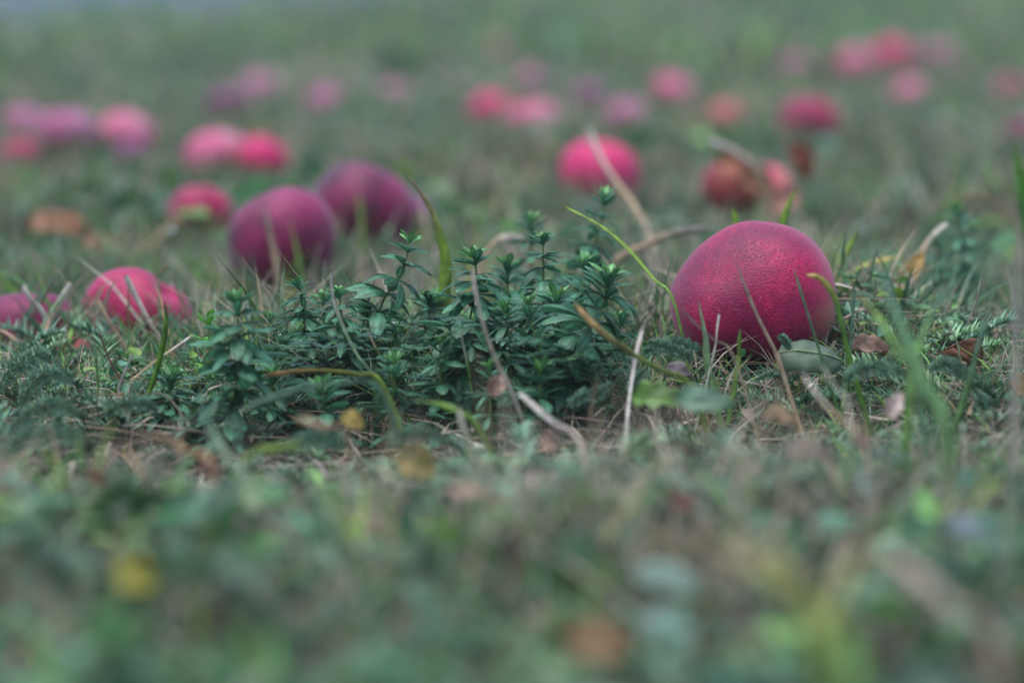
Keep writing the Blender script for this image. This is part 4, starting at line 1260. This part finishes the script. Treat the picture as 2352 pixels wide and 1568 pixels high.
DL('dull brown leaf lying at the bottom beside the soft orange-brown leaf', 1170, 1270, 0.83, 60, 110, ((0.10, 0.06, 0.045), (0.07, 0.04, 0.03)), 0.3, 0.3, 0.9, curl=0.3, cup=0.5)

FL('round grey-green leaf with a pale midrib propped against the big crimson apple', 1868, 808, 1.205, 150, 96, ((0.10, 0.145, 0.095), (0.075, 0.12, 0.07)), 0.15, 0.15, 0.75, curl=0.25, cup=-0.35, rib=(0.24, 0.32, 0.15), tipround=0.45, wob=0.025)
FL('bright green lobed leaf lying before the bare soil', 1510, 912, 1.12, 125, 78, ((0.075, 0.18, 0.02), (0.06, 0.15, 0.02)), -0.3, 0.1, 0.9, curl=0.2, cup=0.3, lobes=0.35)
FL('soft teal oval leaf beside the bright green lobed one', 1618, 920, 1.04, 135, 66, ((0.085, 0.17, 0.11), (0.07, 0.15, 0.09)), -0.1, 0.1, 0.8, curl=0.15, cup=0.25)
FL('big soft pale teal leaf at the bottom near the wide blade', 1530, 1330, 0.80, 150, 78, ((0.18, 0.31, 0.26), (0.14, 0.25, 0.20)), -0.5, 0.25, 0.55, curl=0.2, cup=0.3)  # pale teal here holds the sky's reflection in the leaf colour
FL('pale teal leaf lying under the big soft pale teal one', 1535, 1435, 0.775, 130, 66, ((0.19, 0.31, 0.27), (0.15, 0.26, 0.22)), 0.1, 0.1, 0.5, curl=0.2, cup=0.3)  # sky reflection painted into this leaf's colour as well
FL('soft dark green leaf beside the big pale teal one', 1640, 1380, 0.785, 130, 80, ((0.05, 0.13, 0.025), (0.045, 0.11, 0.02)), 1.2, 0.5, 0.9, curl=0.2, cup=0.3)
FL('pale bluish leaf by the photo edge in the near grass', 2335, 1150, 0.88, 130, 76, ((0.20, 0.30, 0.25), (0.14, 0.22, 0.18)), 1.1, 0.6, 0.7, curl=0.2, cup=0.3)  # bluish paleness is sky reflection put into the colour
FL('bluish grey leaf low in the grass by the photo corner', 2230, 1215, 0.86, 120, 64, ((0.17, 0.22, 0.24), (0.13, 0.17, 0.18)), 0.3, 0.2, 0.6, curl=0.2, cup=0.3)  # reflected sky mixed into the leaf's own tone
FL('bright green leaf in the middle of the near grass', 1030, 1225, 0.86, 110, 80, ((0.10, 0.20, 0.03), (0.08, 0.17, 0.03)), 0.6, 0.3, 0.8, curl=0.2, cup=0.3)
FL('soft green leaf low in the lower corner under the yellow one', 270, 1450, 0.775, 160, 100, ((0.06, 0.17, 0.05), (0.05, 0.14, 0.04)), 0.7, 0.3, 0.8, curl=0.2, cup=0.3)
FL('soft deep green leaf in front of the pale teal leaves', 1330, 1270, 0.83, 130, 80, ((0.04, 0.12, 0.05), (0.035, 0.10, 0.045)), 0.2, 0.3, 0.8, curl=0.2, cup=0.3)
FL('yellow-green leaf lying flat behind the round grey-green one', 2010, 655, 1.42, 130, 40, ((0.22, 0.25, 0.05), (0.18, 0.22, 0.05)), 0.1, 0.1, 0.7, curl=0.2, cup=0.3)


# ------------------------------------------------------------------ yarrow: feathery fronds
def yarrow(label, path, d, width, dd=0.0):
    """A frond: path in pixels from root to tip; rows of forked leaflets stand off a thin stalk."""
    r = np.random.default_rng(sum(ord(c) * (i + 3) for i, c in enumerate(label)))
    sp = spline([at(p[0], p[1], d + dd * i) for i, p in enumerate(path)], 30)
    base = sp[0].copy()
    sc = d / FPX
    V, F = tube(sp - base, [0.9 * sc * (1.6 - i / 30) for i in range(30)], 5)
    root = put('yarrow_leaf', make_mesh('yarrow_leaf', V, F, [(0.10, 0.15, 0.07)] * len(V)), M_STEM, None, base)
    tag(root, label, 'leaf', 'feathery yarrow leaves')
    LV, LF, LC = [], [], []
    for i in range(2, 30):
        t = i / 29
        tg = sp[min(i + 1, 29)] - sp[i - 1]
        tg /= np.linalg.norm(tg)
        prof = math.sin(math.pi * (0.12 + 0.86 * t)) ** 0.6
        for side in range(5):
            a = 2 * math.pi * side / 5 + r.uniform(-0.4, 0.4)
            u = np.cross(tg, [0.2, 0.8, 0.1])
            u /= np.linalg.norm(u)
            v = np.cross(tg, u)
            dr = u * math.cos(a) + v * math.sin(a) * 0.7 + tg * r.uniform(0.2, 0.8)
            l = width * 0.5 * sc * prof * r.uniform(0.6, 1.1)
            p0 = sp[i] - base
            p1 = p0 + dr * l * 0.6
            for q in (-0.6, 0.0, 0.6):            # each leaflet forks into three points
                e = dr + tg * q + v * r.uniform(-0.3, 0.3)
                p2 = p1 + e * l * 0.5
                b = len(LV)
                wv = np.cross(e, [0.1, 0.9, 0.3])
                wv = wv / np.linalg.norm(wv) * 2.1 * sc
                LV += [p0 - wv * 0.6, p0 + wv * 0.6, p1 + wv, p1 - wv, p2]
                LF += [(b, b + 1, b + 2, b + 3), (b + 3, b + 2, b + 4)]
                g = r.uniform(0.8, 1.3)
                LC += [(0.085 * g, 0.18 * g, 0.11 * g)] * 4 + [(0.17 * g, 0.29 * g, 0.21 * g)]
    o = put('leaflet', make_mesh('leaflet', LV, LF, LC), M_WEED, root)
    o['kind'] = 'stuff'
    return root


Y = yarrow
Y('feathery yarrow frond lying along the foot of the big crimson apple', [(1470, 812), (1510, 800), (1560, 790), (1610, 800)], 1.21, 44)
Y('feathery yarrow frond curling under the first one at the apple foot', [(1600, 830), (1560, 808), (1520, 795), (1490, 785)], 1.20, 36)
Y('small yarrow sprig on the shaded side under the big crimson apple', [(1815, 805), (1805, 785), (1790, 770)], 1.205, 26)
Y('yarrow frond standing before the drooping goosegrass shoot', [(1300, 935), (1335, 912), (1370, 905), (1405, 880)], 1.16, 40)
Y('small silvery yarrow tip on the bare soil', [(1440, 900), (1462, 870), (1480, 850)], 1.18, 24)
Y('yarrow frond rising at the photo edge below the purplish apple', [(-20, 900), (30, 850), (80, 820), (110, 818)], 1.20, 56)
Y('bushy yarrow frond next to the one at the photo edge', [(40, 940), (70, 890), (110, 860), (165, 880)], 1.19, 56)
Y('low yarrow frond before the bushy one by the photo edge', [(10, 1010), (60, 960), (120, 930), (180, 950)], 1.12, 60)
Y('blurred yarrow frond in the corner of sharpness by the photo edge', [(-10, 1060), (50, 1010), (120, 1000), (200, 1010)], 1.06, 64)
Y('yarrow frond lying under the flat tan straw', [(230, 960), (270, 935), (320, 925), (360, 940)], 1.16, 46)
Y('yarrow frond in the moss below the rounded rosette', [(640, 1040), (690, 1015), (740, 1010), (790, 1030)], 1.08, 50)
Y('yarrow frond in the moss below the small pale shoot', [(880, 1020), (930, 1000), (980, 995), (1030, 1010)], 1.09, 50)
Y('yarrow frond in the short grass past the round grey-green leaf', [(1930, 880), (1975, 850), (2030, 845), (2080, 860)], 1.16, 48)
Y('yarrow frond beside the curled reddish brown leaf', [(2130, 860), (2165, 835), (2200, 850), (2260, 870)], 1.18, 44)

# ------------------------------------------------------------------ dew drops
dv, df = [], []
for j in range(7):
    for i in range(10):
        t, a = math.pi * j / 6, 2 * math.pi * i / 10
        dv.append((math.sin(t) * math.cos(a), math.sin(t) * math.sin(a), math.cos(t) * 1.1))
for j in range(6):
    for i in range(10):
        df.append((j * 10 + i, (j + 1) * 10 + i, (j + 1) * 10 + (i + 1) % 10, j * 10 + (i + 1) % 10))
DEW = make_mesh('dew_drop', dv, df)
mw_, nt_, out_ = new_mat('dew_water')
pw_ = N(nt_, 'ShaderNodeBsdfPrincipled', Roughness=0.02, IOR=1.33)
pw_.inputs['Transmission Weight'].default_value = 1.0
nt_.links.new(pw_.outputs[0], out_.inputs['Surface'])
DEW.materials.append(mw_)
for px, py, d, s, lab in (
        (641, 765, 1.24, 5, 'bright dew drop on a leaf beside the star tipped goosegrass'),
        (903, 737, 1.22, 5, 'dew drop on the thin stalk under the leaning goosegrass'),
        (397, 650, 1.45, 6, 'dew drop on a thread of grass beyond the dented scarlet apple'),
        (2276, 742, 1.28, 6, 'dew drop in the wet grass past the big crimson apple'),
        (2250, 790, 1.26, 5, 'dew drop low in the wet grass near the curled brown leaf'),
        (66, 942, 1.15, 5, 'dew drop in the yarrow by the photo edge'),
        (395, 524, 1.70, 8, 'blurred dew drop before the small crimson apple'),
        (906, 965, 1.10, 7, 'dew drop in the moss below the small pale shoot'),
        (940, 1018, 1.05, 7, 'dew drop in the near moss above the olive leaf')):
    o = put('dew_drop', DEW, None, None, at(px, py, d))
    o.scale = (s * d / FPX,) * 3
    tag(o, lab, 'dew drop', 'dew drops on the plants')
